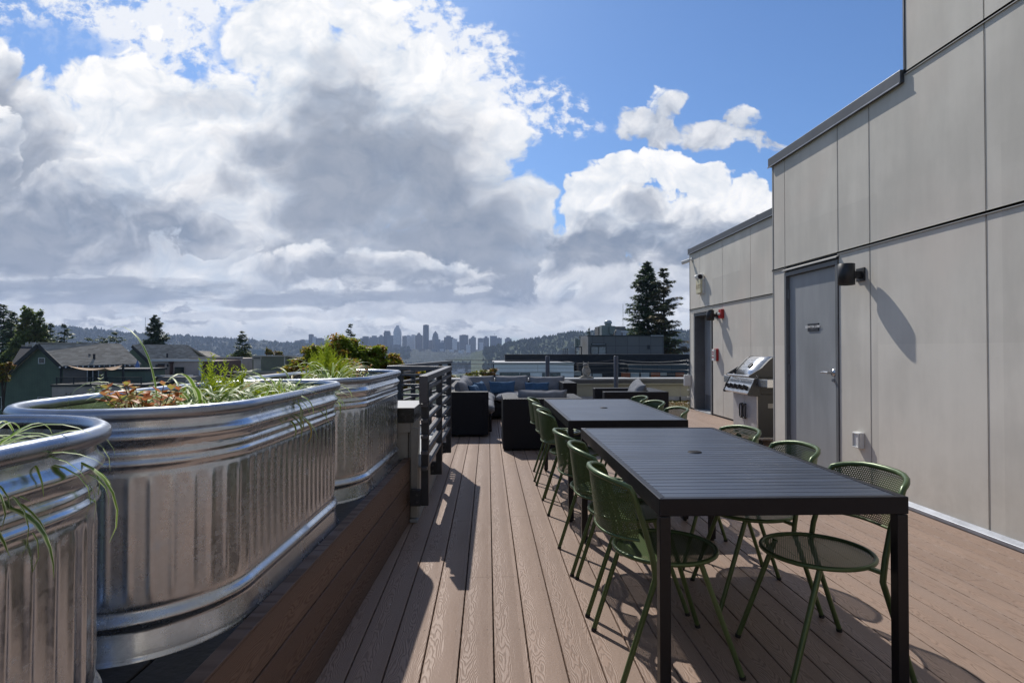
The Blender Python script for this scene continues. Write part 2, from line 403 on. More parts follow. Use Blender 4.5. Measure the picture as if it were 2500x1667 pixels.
M_['reveal'] = simple('dark_reveal', (0.025, 0.026, 0.028), 0.7)
M_['flash'] = simple('flashing_paint', (0.34, 0.335, 0.32), 0.45, 0.0, 0.08, 8)
M_['coping'] = simple('coping_metal', (0.075, 0.082, 0.092), 0.42, 0.35, 0.12, 2)
M_['galvflash'] = simple('steel_flashing', (0.30, 0.32, 0.36), 0.50, 0.6, 0.16, 6)
def mat_door():
    m, t, p = newmat('door_paint'); o = coord(t); x, y, z = sep(t, o)
    a = nz(t, xyz(t, 0.0, y*7.0, z*1.2), 1.0, 5, 0.6); b = nz(t, xyz(t, 4.0, y*2.0, z*1.0), 1.0, 4, 0.6)
    smear = (y-5.85).abs().smooth(0.33, 0.05)*z.smooth(0.2, 0.9)*z.smooth(1.75, 1.2)*b.smooth(0.35, 0.6)
    c = mixc(t, (a*0.6+b*0.4).smooth(0.35, 0.65), (0.245, 0.255, 0.262), (0.30, 0.312, 0.32))
    c = mixc(t, smear*0.45, c, (0.155, 0.165, 0.165))
    low = z.smooth(0.6, 0.0)*a.smooth(0.4, 0.7)
    c = mixc(t, low*0.4, c, (0.17, 0.17, 0.165))
    setp(t, p, color=c, rough=(a*0.2+0.36), spec=0.45, normal=bump(t, nz(t, o, 40, 3, 0.6), 0.06, 0.003)); return m
M_['door'] = mat_door()
M_['frame'] = simple('door_frame', (0.13, 0.135, 0.14), 0.5, 0.1)
M_['chrome'] = simple('satin_chrome', (0.62, 0.63, 0.65), 0.2, 1.0, 0.05, 30)
M_['blackmetal'] = simple('black_fixture', (0.022, 0.023, 0.026), 0.42, 0.2, 0.15, 10)
M_['white'] = simple('white_plastic', (0.62, 0.62, 0.60), 0.5, 0.0, 0.06, 20)
M_['cream'] = simple('yellowed_plastic', (0.60, 0.545, 0.36), 0.5, 0.0, 0.1, 20)
M_['red'] = simple('alarm_red', (0.36, 0.012, 0.014), 0.38, 0.0, 0.1, 20)
M_['signblack'] = simple('sign_black', (0.012, 0.013, 0.02), 0.4)
M_['signwhite'] = simple('sign_white', (0.75, 0.75, 0.74), 0.5)
# dining furniture
def mat_slat():
    m, t, p = newmat('table_slats'); o = coord(t); x, y, z = sep(t, o)
    a = nz(t, xyz(t, x*2.2, y*170.0, 0.0), 1.0, 4, 0.7); b = nz(t, xyz(t, x*1.5, y*18.0, 1.0), 1.0, 3, 0.6)
    lp = nz(t, xyz(t, x*2.0, y*2.0, 4.0), 1.0, 4, 0.6)
    c = mixc(t, (a*0.7+b*0.4-0.05).smooth(0.3, 0.7), (0.012, 0.018, 0.032), (0.060, 0.080, 0.122))  # grain tones, with a blue streaked sheen put into their contrast
    dust = nz(t, xyz(t, x*9.0, y*9.0, 2.0), 1.0, 6, 0.8).smooth(0.68, 0.78)
    c = mixc(t, dust*0.25, c, (0.16, 0.17, 0.18))
    setp(t, p, color=c, rough=(a*0.22+lp*0.2+0.15), spec=0.6, normal=bump(t, a, 0.35, 0.0012)); return m
M_['slat'] = mat_slat()
M_['tframe'] = simple('table_frame_powdercoat', (0.011, 0.011, 0.015), 0.40, 0.25, 0.10, 4, 0.05, 300, spec=0.3)
M_['cap'] = simple('matte_cap', (0.006, 0.007, 0.011), 0.7, 0, spec=0.2)
M_['tleg'] = simple('table_leg_powdercoat', (0.006, 0.0065, 0.010), 0.38, 0.25, 0.10, 4, 0.05, 300)
CH = (0.075, 0.112, 0.040)
M_['green'] = simple('green_powdercoat', CH, 0.34, 0.25, 0.10, 14, 0.05, 400)
def mat_perf(P=0.0098, rr=0.0025):
    m, t, p = newmat('green_perforated'); n = t.nodes.new('ShaderNodeUVMap'); uv = N(t, n.outputs[0])
    u, v, _ = sep(t, uv)
    def lat(ox, oy):
        a = ((u/P+ox).fract()-0.5)*P; b = ((v/(P*1.732)+oy).fract()-0.5)*(P*1.732)
        return a*a+b*b
    d = lat(0.0, 0.0).min(lat(0.5, 0.5))
    al = d.gt(rr**2)
    setp(t, p, color=CH, rough=0.36, metal=0.2, alpha=al); return m
M_['perf'] = mat_perf(); M_['perfseat'] = mat_perf(0.0085, 0.0016)
M_['rubber'] = simple('rubber', (0.012, 0.012, 0.012), 0.7)
def mat_wicker():
    m, t, p = newmat('black_wicker'); o = coord(t); x, y, z = sep(t, o)
    h = x+y
    a = (h*180.0).sin(); b = (z*330.0).sin(); tp = (x*330.0).sin()*(y*330.0).sin()
    w = (a*b)*0.5+0.5+tp*0.25
    c = mixc(t, w.clamp(), (0.004, 0.0045, 0.007), (0.013, 0.014, 0.019))
    setp(t, p, color=c, rough=0.5, spec=0.22, normal=bump(t, w, 0.6, 0.004)); return m
M_['wicker'] = mat_wicker()
M_['wickertop'] = M_['wicker']
def fabric(name, col):
    m, t, p = newmat(name); o = coord(t)
    wv = nz(t, o, 500, 2, 0.6); big = nz(t, o, 7, 4, 0.6)
    setp(t, p, color=mixc(t, big.smooth(0.3, 0.7), tuple(c*0.86 for c in col), tuple(c*1.08 for c in col)), rough=0.9, spec=0.15, normal=bump(t, big+wv*0.05, 0.35, 0.02)); return m
M_['cushion'] = fabric('grey_cushion', (0.205, 0.212, 0.232))
M_['blue'] = fabric('blue_pillow', (0.050, 0.105, 0.190))
M_['steel'] = simple('brushed_stainless', (0.56, 0.575, 0.60), 0.26, 0.95, 0.06, 8, 0.04, 200, stretch=(1, 0.2, 8))
M_['steeldoor'] = simple('stainless_door', (0.50, 0.485, 0.48), 0.45, 0.35, 0.08, 6, stretch=(1, 1, 6))
M_['darkgrey'] = simple('dark_grey_enamel', (0.045, 0.046, 0.048), 0.45, 0.3, 0.1)
def mat_galv():
    m, t, p = newmat('galvanised_steel'); o = coord(t); x, y, z = sep(t, o)
    sp = vor(t, o, 85.0, 'F1', 1); s1 = sep(t, sp)[0]
    a = nz(t, o, 2.4, 6, 0.62); b = nz(t, xyz(t, x*3.0, y*3.0, z*30.0), 1.0, 4, 0.6)
    grime = nz(t, vmul(t, o, (1.6, 1.6, 0.8)), 2.6, 6, 0.72).smooth(0.42, 0.68)
    spots = nz(t, o, 95.0, 3, 0.8).smooth(0.66, 0.74)
    c = mixc(t, s1*0.35+a*0.4, (0.50, 0.535, 0.59), (0.66, 0.70, 0.76))
    c = mixc(t, grime*0.35, c, (0.36, 0.39, 0.43))
    chalk = nz(t, o, 7.0, 6, 0.75).smooth(0.56, 0.72)*z.smooth(0.75, 0.45)
    rough = (s1*0.07+a*0.14+grime*0.12+chalk*0.22+0.10)
    c = mixc(t, chalk*0.35+spots*0.12, c, (0.50, 0.56, 0.64))
    setp(t, p, color=c, rough=rough, metal=0.97-chalk*0.35, normal=bump(t, s1*0.12+b*0.25+a*1.2, 0.16, 0.006)); return m
M_['galv'] = mat_galv(); M_['galvrim'] = simple('rolled_rim_steel', (0.30, 0.33, 0.39), 0.30, 0.95, 0.16, 5, 0.03, 60)
M_['soil'] = simple('soil', (0.035, 0.024, 0.016), 0.95, 0, 0.5, 30, 0.8, 60)
M_['membrane'] = simple('wet_black_boards', (0.022, 0.019, 0.018), 0.55, 0, 0.5, 9, 0.4, 30)
M_['rail'] = simple('grey_steel_rail', (0.075, 0.078, 0.092), 0.42, 0.35, 0.12, 7, 0.08, 200)
M_['raildark'] = simple('steel_post', (0.030, 0.034, 0.044), 0.42, 0.35, 0.12, 7)
M_['paleline'] = simple('pale_coping', (0.34, 0.35, 0.36), 0.6, 0.0, 0.1, 4)
M_['trim'] = simple('painted_trim', (0.30, 0.295, 0.28), 0.5, 0, 0.14, 6)
M_['capside'] = simple('dark_cap_side', (0.03, 0.034, 0.038), 0.25, 0.6, 0.2, 3)
def mat_grass(name, mid, edge_, w0, w1, rough=0.45):
    m, t, p = newmat(name); n = t.nodes.new('ShaderNodeUVMap'); u, v, _ = sep(t, N(t, n.outputs[0]))
    e = ((u.fract())-0.5).abs().smooth(w0, w1); r = white(t, xyz(t, u.floor(), 0.0, 1.0))
    mm = mixc(t, r, tuple(c*0.6 for c in mid), tuple(min(1, c*1.35) for c in mid))
    c = mixc(t, e, mm, edge_)
    old = r.gt(0.93)
    c = mixc(t, old*0.8, c, (0.42, 0.26, 0.06))
    setp(t, p, color=c, rough=rough, spec=0.35)
    # thin leaves glow when the sun is behind them
    tr = t.nodes.new('ShaderNodeBsdfTranslucent'); t.links.new(c.k, tr.inputs[0]); ms = t.nodes.new('ShaderNodeMixShader'); ms.inputs[0].default_value = 0.38
    out = [q for q in t.nodes if q.type == 'OUTPUT_MATERIAL'][0]
    t.links.new(p.outputs[0], ms.inputs[1]); t.links.new(tr.outputs[0], ms.inputs[2]); t.links.new(ms.outputs[0], out.inputs[0])
    return m
M_['spider'] = mat_grass('variegated_blade', (0.17, 0.30, 0.035), (0.58, 0.64, 0.38), 0.20, 0.34)
def leafmat(name, a, b, c3=None, tr=0.35, scale=1.5, rough=0.5):
    m, t, p = newmat(name); n = t.nodes.new('ShaderNodeUVMap'); u, v, _ = sep(t, N(t, n.outputs[0]))
    r = white(t, xyz(t, u.floor(), v.floor(), 1.0)); big = nz(t, coord(t), scale, 3, 0.6).smooth(0.35, 0.65)
    c = mixc(t, (r*0.6+big*0.4), a, b)
    if c3: c = mixc(t, (nz(t, vadd(t, coord(t), (9.0, 4.0, 2.0)), scale*0.8, 3, 0.6)+r*0.25).smooth(0.60, 0.76), c, c3)
    setp(t, p, color=c, rough=rough, spec=0.3)
    if tr:
        q = t.nodes.new('ShaderNodeBsdfTranslucent'); t.links.new(c.k, q.inputs[0]); ms = t.nodes.new('ShaderNodeMixShader'); ms.inputs[0].default_value = tr
        out = [w for w in t.nodes if w.type == 'OUTPUT_MATERIAL'][0]
        t.links.new(p.outputs[0], ms.inputs[1]); t.links.new(q.outputs[0], ms.inputs[2]); t.links.new(ms.outputs[0], out.inputs[0])
    return m
M_['cypress'] = leafmat('lime_cypress', (0.26, 0.36, 0.02), (0.50, 0.56, 0.05), None, 0.4, 6)
M_['orange'] = leafmat('orange_new_leaves', (0.55, 0.16, 0.05), (0.60, 0.30, 0.16), (0.45, 0.42, 0.10), 0.4, 30)
M_['pinkcream'] = leafmat('cream_pink_leaves', (0.34, 0.42, 0.06), (0.64, 0.66, 0.34), (0.62, 0.40, 0.20), 0.35, 30)
M_['whitegreen'] = leafmat('white_edged_leaves', (0.10, 0.17, 0.03), (0.30, 0.38, 0.08), (0.62, 0.66, 0.55), 0.3, 14)
M_['maple'] = leafmat('maple_leaves', (0.13, 0.20, 0.02), (0.42, 0.48, 0.045), (0.44, 0.20, 0.04), 0.55, 0.9)
M_['hedge'] = leafmat('hedge_leaves', (0.09, 0.12, 0.02), (0.27, 0.28, 0.04), (0.22, 0.10, 0.03), 0.3, 1.2)
M_['fir'] = leafmat('fir_needles', (0.050, 0.095, 0.052), (0.125, 0.19, 0.08), None, 0.25, 0.35)
M_['fir2'] = leafmat('brownish_fir_needles', (0.065, 0.085, 0.038), (0.16, 0.18, 0.065), (0.2, 0.14, 0.06), 0.25, 0.35)
M_['poplar'] = leafmat('broadleaf_green', (0.10, 0.15, 0.05), (0.26, 0.32, 0.09), (0.2, 0.2, 0.06), 0.5, 0.3)
M_['yellowbush'] = leafmat('yellow_bush', (0.16, 0.17, 0.02), (0.34, 0.27, 0.03), (0.30, 0.12, 0.03), 0.3, 0.8)
M_['bark'] = simple('bark', (0.045, 0.034, 0.026), 0.9, 0, 0.3, 8, 0.4, 20)
def siding(name, col, pitch, axis='z', depth=0.4, var=0.1, rough=0.65):
    m, t, p = newmat(name); o = coord(t); x, y, z = sep(t, o)
    a = z if axis == 'z' else (x+y)
    l = (a/pitch).fract(); g = l.smooth(0.0, 0.12)
    bl = nz(t, o, 0.8, 4, 0.6)
    c = mixc(t, bl.smooth(0.3, 0.7), tuple(k*(1-var) for k in col), tuple(k*(1+var) for k in col))
    c = mixc(t, (1.0-g)*depth, c, tuple(k*0.35 for k in col))
    setp(t, p, color=c, rough=rough, spec=0.25, normal=bump(t, l, 0.5, 0.02)); return m
def panelgrid(name, col, px, pz, gap, ox=0, oz=0):
    m, t, p = newmat(name); o = coord(t); x, y, z = sep(t, o)
    a = ((x+y*0.0+ox)/px); b = ((z+oz)/pz)
    ga = (a.fract()-0.5).abs().gt(0.5-gap/px); gb = (b.fract()-0.5).abs().gt(0.5-gap/pz)
    r = white(t, xyz(t, a.floor(), b.floor(), 2.0))
    c = mixc(t, r, tuple(k*0.93 for k in col), tuple(k*1.05 for k in col))
    c = mixc(t, ga.max(gb)*0.75, c, tuple(k*0.3 for k in col))
    setp(t, p, color=c, rough=0.6, spec=0.3); return m
M_['gsiding'] = siding('green_siding', (0.110, 0.150, 0.115), 0.30, 'x', 0.35)
M_['beige'] = siding('beige_lap_siding', (0.40, 0.34, 0.31), 0.16, 'z', 0.5)
M_['beige2'] = siding('taupe_lap_siding', (0.36, 0.31, 0.275), 0.16, 'z', 0.4)
def shingles():
    m, t, p = newmat('grey_shingles'); o = coord(t); x, y, z = sep(t, o)
    row = (z/0.13); col = x/0.30
    r = white(t, xyz(t, (col+row.floor()*0.5).floor(), row.floor(), 1.0))
    c = mixc(t, r, (0.29, 0.258, 0.212), (0.46, 0.415, 0.35)); g = row.fract().smooth(0.0, 0.2)
    c = mixc(t, (1.0-g)*0.6, c, (0.03, 0.028, 0.025)); big = nz(t, o, 0.7, 4, 0.6).smooth(0.3, 0.7)
    c = mixc(t, big*0.25, c, (0.17, 0.165, 0.15))
    setp(t, p, color=c, rough=0.9, spec=0.2); return m
M_['shingle'] = shingles()
M_['darktrim'] = simple('dark_trim', (0.018, 0.022, 0.026), 0.6)
M_['darkroof'] = simple('dark_slate_roof', (0.022, 0.024, 0.030), 0.8, 0, 0.25, 2)
M_['wtrim'] = simple('white_trim', (0.55, 0.56, 0.57), 0.5, 0, 0.06)
M_['winglass'] = simple('window_glass', (0.02, 0.028, 0.034), 0.08, 0.0, 0.2, 1.0, spec=0.8)
M_['sail'] = simple('shade_sail_cloth', (0.48, 0.34, 0.22), 0.9, 0, 0.06)
M_['umb'] = simple('blue_umbrella_cloth', (0.12, 0.20, 0.42), 0.85, 0, 0.15, 6)
M_['wfacade'] = simple('white_stucco', (0.78, 0.78, 0.79), 0.8, 0, 0.06, 0.6)
M_['blackrib'] = siding('black_ribbed_metal', (0.022, 0.024, 0.028), 0.35, 'x', 0.6)
M_['greypan'] = panelgrid('grey_panels', (0.155, 0.155, 0.152), 1.72, 1.95, 0.03, 0.35, 0.2)
M_['bluegrey'] = panelgrid('slate_panels', (0.055, 0.072, 0.085), 1.9, 3.4, 0.03, 0.9, 0)
M_['rust'] = simple('rust_orange_panel', (0.27, 0.075, 0.028), 0.7, 0, 0.1)
M_['olive'] = siding('olive_siding', (0.17, 0.178, 0.13), 0.2, 'z', 0.3)
M_['brown'] = simple('red_brown_panel', (0.085, 0.045, 0.036), 0.7)
M_['pale'] = simple('pale_stucco', (0.40, 0.38, 0.33), 0.75, 0, 0.08)
M_['mech'] = simple('grey_green_duct', (0.20, 0.225, 0.21), 0.45, 0.4, 0.15, 1.2)
M_['owl'] = simple('weathered_owl', (0.27, 0.255, 0.23), 0.8, 0, 0.35, 22, 0.8, 45)
M_['stone'] = simple('paver_stone', (0.28, 0.27, 0.24), 0.9, 0, 0.2, 12, 0.3, 60)
M_['parapet'] = simple('cream_parapet', (0.36, 0.345, 0.265), 0.75, 0, 0.10, 2)
M_['roofmem'] = simple('roof_membrane', (0.16, 0.165, 0.17), 0.8, 0, 0.2, 1.5)
M_['lightmem'] = simple('light_roof', (0.42, 0.43, 0.44), 0.7, 0, 0.12, 1.5)
M_['sedum'] = leafmat('sedum', (0.10, 0.075, 0.025), (0.20, 0.19, 0.04), (0.25, 0.15, 0.05), 0.2, 3)
M_['cable'] = simple('steel_cable', (0.12, 0.13, 0.14), 0.4, 0.7)
# ------------------------------------------------------------------ deck
def build_deck():
    rnd = random.Random(3); mb = MB(); sc = MB(); P = 0.1445; x0 = -4.3345+P*24
    gap = 0.0055; c = 0.0035; th = 0.024
    # board edges fall where the survey shows them: a gap passes x = 0.026
    off = 0.0262-0.0
    n = 0
    x = 0.0262-P*9
    while x < 4.36:
        a, b = x+gap/2, x+P-gap/2
        y0, yend = -6.9, 12.02
        if a > 3.42: y0 = 6.62
        cuts = [y0]; y = y0+rnd.uniform(0.6, 4.6)
        while y < yend-0.5:
            cuts.append(round(round(y/0.607)*0.607+0.02, 3)); y = cuts[-1]+rnd.choice((3.64, 4.86, 4.25, 3.03))
        if 0 <= n-8 < 9:       # joints where the photograph shows them
            fixed = {0: [3.215], 1: [3.215], 2: [4.37], 3: [5.04, 4.37], 4: [4.37], 5: [4.37], 6: [], 7: [], 8: [3.20]}[n-8]
            if fixed: cuts = sorted(set([y0]+[f for f in fixed]+[9.0+0.607*rnd.randint(0, 3)]))
        cuts.append(yend)
        for s, e in zip(cuts, cuts[1:]):
            if e-s < 0.05: continue
            s1, e1 = s+0.001, e-0.001
            pr = [(a, -th), (a, -c), (a+c*0.35, -c*0.3), (a+c, 0), (b-c, 0), (b-c*0.35, -c*0.3), (b, -c), (b, -th)]
            vs = [(px, yy, pz) for yy in (s1, e1) for px, pz in pr]; m = len(pr)
            fs = [(i, i+1, m+i+1, m+i) for i in range(m-1)]+[tuple(range(m)), tuple(range(m, 2*m))[::-1]]
            mb.add(vs, [f[::-1] for f in fs])
        # screw heads along the joists
        k = 0; yy = 0.18
        ys = [2.613+0.607*i for i in range(-4, 9)]
        for yy in ys:
            if yy < y0+0.05 or yy > 7.6: continue
            offs = [0.0] if not any(abs(yy-q) < 0.05 for q in cuts) else [-0.02, 0.02]
            for o2 in offs:
                for xx in (a+0.024, b-0.024):
                    cx, cy = xx+rnd.uniform(-.004, .004), yy+o2+rnd.uniform(-.006, .006)
                    r = 0.0026; sc.add([(cx+r*math.cos(q*math.pi/3), cy+r*math.sin(q*math.pi/3), 0.0006) for q in range(6)], [tuple(range(6))])
        x += P; n += 1
    d = mb.build('deck', M_['deck'])
    tag(d, kind='structure', label='brown composite deck boards with embossed grain')
    s = sc.build('deck_screws', M_['screw'], d)
    u = MB().box(-3.0, 7.2, -8.0, 12.2, -0.34, -0.10).build('roof', M_['membrane']); tag(u, kind='structure')
build_deck()
def build_roof():
    r = MB().box(-1.6, 7.2, 12.22, 14.6, -0.34, -0.06).build('roof_membrane', M_['roofmem']); tag(r, kind='structure')
    rnd = random.Random(5); mb = MB()
    for i in range(15000):
        x, y = rnd.uniform(3.0, 5.9), rnd.uniform(12.05, 13.75); h = -0.02+rnd.uniform(0, .05)
        a = rnd.uniform(0, 6.28); s = rnd.uniform(.012, .03); tl = rnd.uniform(-.6, .6)
        dx, dy = math.cos(a)*s, math.sin(a)*s
        mb.add([(x-dx, y-dy, h-tl*s), (x+dy*.6, y-dx*.6, h), (x+dx, y+dy, h+tl*s), (x-dy*.6, y+dx*.6, h+.01)], [(0, 1, 2, 3)], uvs=[[(i, 0)]*4])
    mb.box(3.0, 5.9, 12.04, 13.78, -0.06, -0.03)
    g = mb.build('sedum_ground_cover', M_['sedum']); tag(g, 'brownish green sedum mat between the deck end and the rear parapet', 'ground cover', kind='stuff')
build_roof()
# ------------------------------------------------------------------ our own building on the right
def build_house_wall():
    B = empty('rooftop_building', 'tall building clad in grey fibre cement panels with stepped dark coping beside the deck', 'building', (0, 0, 0))
    X1, X2 = 3.40, 4.35
    # cores
    c = MB().box(-3.0, 8, -8.0, -7.0, -.3, 3.6).box(X1+.02, 8, -7.0, 4.475, -0.3, 6.6).box(X1+.02, 8, 4.475, 5.39, -0.3, 3.47).box(X1+.02, 8, 6.35, 6.62, -0.3, 3.47).box(X1+.02, 8, 5.39, 6.35, 2.14, 3.47).box(X1+.12, 8, 5.39, 6.35, -.3, 2.14)  # first box backs an unseen wall, added behind the camera to dim reflections
    c.box(X2+.02, 8, 6.62, 10.86, -0.3, 3.32).box(X2+.02, 8, 11.80, 12.06, -0.3, 3.32).box(X2+.02, 8, 10.86, 11.80, 2.02, 3.32).box(X2+.30, 8, 10.86, 11.80, -.3, 2.02)
    c.build('wall_backing', M_['reveal'], B)
    pn = MB(); g = 0.009
    def panel(X, ya, yb, za, zb, ga=g): pn.box(X, X+.02, ya+ga/2, yb-ga/2, za, zb)
    zj = 2.20
    # near wall, lower row
    ys = [-6.9, -5.5, -4.1, -2.6, -1.4, -0.15, 1.05, 2.40, 3.735, 4.92, 5.372]
    for a, b in zip(ys, ys[1:]): panel(X1, a, b, 0.045, zj)
    panel(X1, 6.368, 6.62, 0.045, zj)
    ys2 = [-6.9, -5.5, -4.1, -2.6, -1.4, -0.15, 1.05, 2.40, 3.735, 4.47]
    for a, b in zip(ys2, ys2[1:]):
        panel(X1, a, b, 3.537, 6.5)
        if b < 4.4: panel(X1, a, b, zj+.0215, 3.515)
    pn.add([(xx, yy, zz) for xx in (X1, X1+.02) for yy, zz in ((3.7395, zj+.0215), (4.9155, zj+.0215), (4.9155, 3.46), (4.486, 3.46), (4.486, 3.515), (3.7395, 3.515))], [(0, 1, 2, 3, 4, 5)[::-1], (6, 7, 8, 9, 10, 11)]+[(i, (i+1) % 6, 6+(i+1) % 6, 6+i) for i in range(6)])
    for a, b in ((4.92, 5.379), (5.379, 6.365), (6.365, 6.62)): panel(X1, a, b, zj+.0215, 3.46)
    # unseen wall added behind the camera to darken reflections, then the far side face
    for i in range(5): pn.box(-2.6+i*1.2+.005, -1.4+i*1.2-.005, -7.0, -6.98, .03, 3.5)
    pn.box(X1+.02, 8, 6.62, 6.64, 0.0, 3.46)
    # recessed far wall
    for a, b in ((6.66, 7.6), (7.6, 9.24), (9.24, 10.36), (10.36, 10.83)): panel(X2, a, b, 0.03, 2.11)
    for a, b in ((6.66, 7.6), (7.6, 9.24), (9.24, 10.36), (10.36, 11.50), (11.50, 12.06)): panel(X2, a, b, 2.1315, 3.31)
    panel(X2, 11.83, 12.06, 0.03, 2.11)
    panel(X2, 10.83, 11.50, 2.055, 2.11); panel(X2, 11.50, 11.83, 2.055, 2.11)
    pn.box(X2+.02, 8, 12.06, 12.08, -.3, 3.31)
    pn.build('wall_panel', M_['wall'], B, bevel=0.0015, seg=1)
    # z flashings in the horizontal joints
    f = MB()
    for za, y0, y1, X in ((zj, -2.6, 5.372, X1), (3.515, -2.6, 4.47, X1), (zj, 6.368, 6.64, X1), (2.11, 6.66, 12.07, X2)):
        f.box(X-.013, X+.02, y0, y1, za+.001, za+.018); f.box(X-.013, X-.011, y0, y1, za-.006, za+.018)
    f.build('joint_flashing', M_['flash'], B)
    for y, za, zb in ((3.735, .045, zj-.01), (4.92, .045, zj-.01), (3.735, zj+.034, 3.51), (4.92, zj+.034, 3.45), (5.379, zj+.034, 3.45)):
        MB().box(X1-.0015, X1+.012, y-.0085, y-.0055, za, zb).build('joint_bead', M_['flash'], B)
    
    # base flashing along the deck
    b = MB().poly([(X1-.05, -2.6, 0.003), (X1-.05, -2.6, 0.030), (X1-.018, -2.6, 0.044), (X1+.0, -2.6, 0.052), (X1+.0, -2.6, .003)], (0, 7.95, 0))
    b.build('base_flashing', M_['galvflash'], B, bevel=0.002)
    # coping
    cp = MB().box(X1-.035, X1+.30, 4.48, 6.68, 3.455, 3.56).box(X2-.035, X2+.30, 6.62, 12.10, 3.315, 3.425)
    cp.box(X2-.037, X2+.302, 8.9, 8.98, 3.313, 3.432).box(X2-.037, X2+.302, 12.02, 12.102, 3.313, 3.432)
    cp.build('coping', M_['coping'], B, bevel=0.004)
    cl = MB().box(X1-.043, X1-.030, 4.484, 6.685, 3.447, 3.456).box(X2-.043, X2-.030, 6.62, 12.103, 3.307, 3.316)
    cl.build('coping_edge', M_['galvflash'], B)
    tr = MB().box(X1-.006, X1+.03, 4.47, 4.486, 3.56, 6.6); tr.build('corner_trim', M_['coping'], B)
    MB().box(X1-.004, X1+.02, 6.622, 6.645, 0.01, 3.447).build('corner_trim', M_['trim'], B); MB().box(X2-.004, X2+.02, 12.062, 12.085, 0.0, 3.307).build('corner_trim', M_['trim'], B)
    # ---- near door
    D = MB().box(X1+.030, X1+.075, 5.415, 6.325, 0.012, 2.10).build('door', M_['door'], B, bevel=0.002)
    fr = MB().box(X1-.012, X1+.12, 5.372, 5.412, 0.0, 2.145).box(X1-.012, X1+.12, 6.328, 6.368, 0.0, 2.145).box(X1-.012, X1+.12, 5.412, 6.328, 2.103, 2.145)
    fr.build('door_frame', M_['frame'], B, bevel=0.002)
    dh = MB().poly([(X1+.0, 5.36, 2.19), (X1-.034, 5.36, 2.172), (X1-.034, 5.36, 2.162), (X1-.030, 5.36, 2.162), (X1-.030, 5.36, 2.170), (X1, 5.36, 2.184)], (0, 1.02, 0))
    dh.build('drip_cap', M_['flash'], B)
    for z in (1.90, 1.05, 0.25):
        h = MB().box(X1+.018, X1+.032, 6.315, 6.345, z-.055, z+.055); h.cyl((X1+.018, 6.326, z-.055), (X1+.018, 6.326, z+.055), 0.010, 10)
        h.build('hinge', M_['frame'], D, bevel=.001)
    hd = MB(); yk, zk = 5.50, 1.045
    hd.tube([(X1+.03, yk, zk), (X1+.018, yk, zk)], .040, 24); hd.tube([(X1+.018, yk, zk), (X1+.008, yk, zk)], [.034, .024], 24)
    hd.tube([(X1+.012, yk, zk), (X1-.045, yk, zk)], .013, 14); hd.tube([(X1-.040, yk-.012, zk), (X1-.044, yk+.05, zk+.002), (X1-.038, yk+.12, zk-.004)], [.012, .011, .008], 12)
    hd.tube([(X1+.03, yk, zk-.075), (X1+.012, yk, zk-.075)], .018, 16)
    hd.build('lever_handle', M_['chrome'], D)
    th = MB().box(X1-.01, X1+.08, 5.412, 6.328, 0.001, 0.011); th.build('threshold', M_['galvflash'], B)
    # door sign
    sg = MB().box(X1+.021, X1+.0295, 5.752, 5.952, 1.468, 1.548).build('door_sign', M_['signblack'], D, bevel=.002)
    text('ELEVATOR LOBBY', 0.0245, (X1+.0195, 5.852, 1.513), M_['signwhite'], sg, 'X')
    br = MB(); rnd = random.Random(1)
    for i in range(13):
        for j in range(3):
            for k in range(2):
                if rnd.random() < .35:
                    y, z = 5.89-i*.0062-k*.0022, 1.489-j*.0024; br.box(X1+.0195, X1+.0208, y-.0006, y+.0006, z-.0006, z+.0006)
    br.build('braille_dots', M_['signwhite'], sg)
    # ---- far door, deep reveal
    F = MB().box(X2+.20, X2+.245, 10.93, 11.76, .012, 1.96).build('door', M_['door'], B, bevel=.002)
    fr = MB().box(X2-.012, X2+.27, 10.862, 10.928, 0.0, 2.02).box(X2-.012, X2+.27, 11.762, 11.828, 0, 2.02).box(X2-.012, X2+.27, 10.928, 11.762, 1.962, 2.02)
    fr.build('door_frame', M_['frame'], B, bevel=.002)
    MB().box(X2-.05, X2+.0, 10.84, 11.85, 2.030, 2.040).box(X2-.05, X2-.046, 10.84, 11.85, 2.018, 2.030).build('drip_cap', M_['flash'], B)
    MB().box(X2-.015, X2+.2, 10.93, 11.76, 0.001, .018).build('threshold', M_['paleline'], B)
    lt = MB().box(X2+.155, X2+.198, 11.02, 11.30, 0.97, 1.04).build('push_bar', M_['chrome'], F, bevel=.003)
    kp = MB().box(X2+.197, X2+.2, 10.96, 11.73, .03, .33).build('kick_plate', M_['frame'], F)
def text(s, size, loc, m, parent, facing, name='lettering', bold=True, align='CENTER', ext=0.0006, sx=1.0):
    cu = bpy.data.curves.new(name, 'FONT'); cu.body = s; cu.size = size*1.38; cu.align_x = align; cu.align_y = 'CENTER'; cu.extrude = ext; cu.offset = size*0.03 if bold else 0
    o = bpy.data.objects.new(name, cu); COL.objects.link(o); bpy.context.view_layer.update()
    me = bpy.data.meshes.new_from_object(o.evaluated_get(bpy.context.evaluated_depsgraph_get()))
    bpy.data.objects.remove(o); me.name = name; me.materials.clear(); me.materials.append(m)
    for v in me.vertices: v.co.x *= sx
    q = bpy.data.objects.new(name, me); COL.objects.link(q)
    q.location = loc; q.parent = parent
    if facing == 'X': q.rotation_euler = Matrix(((0, 0, -1), (-1, 0, 0), (0, 1, 0))).to_euler()
    elif facing == 'Y': q.rotation_euler = (R(90), 0, 0)
    return q
build_house_wall()
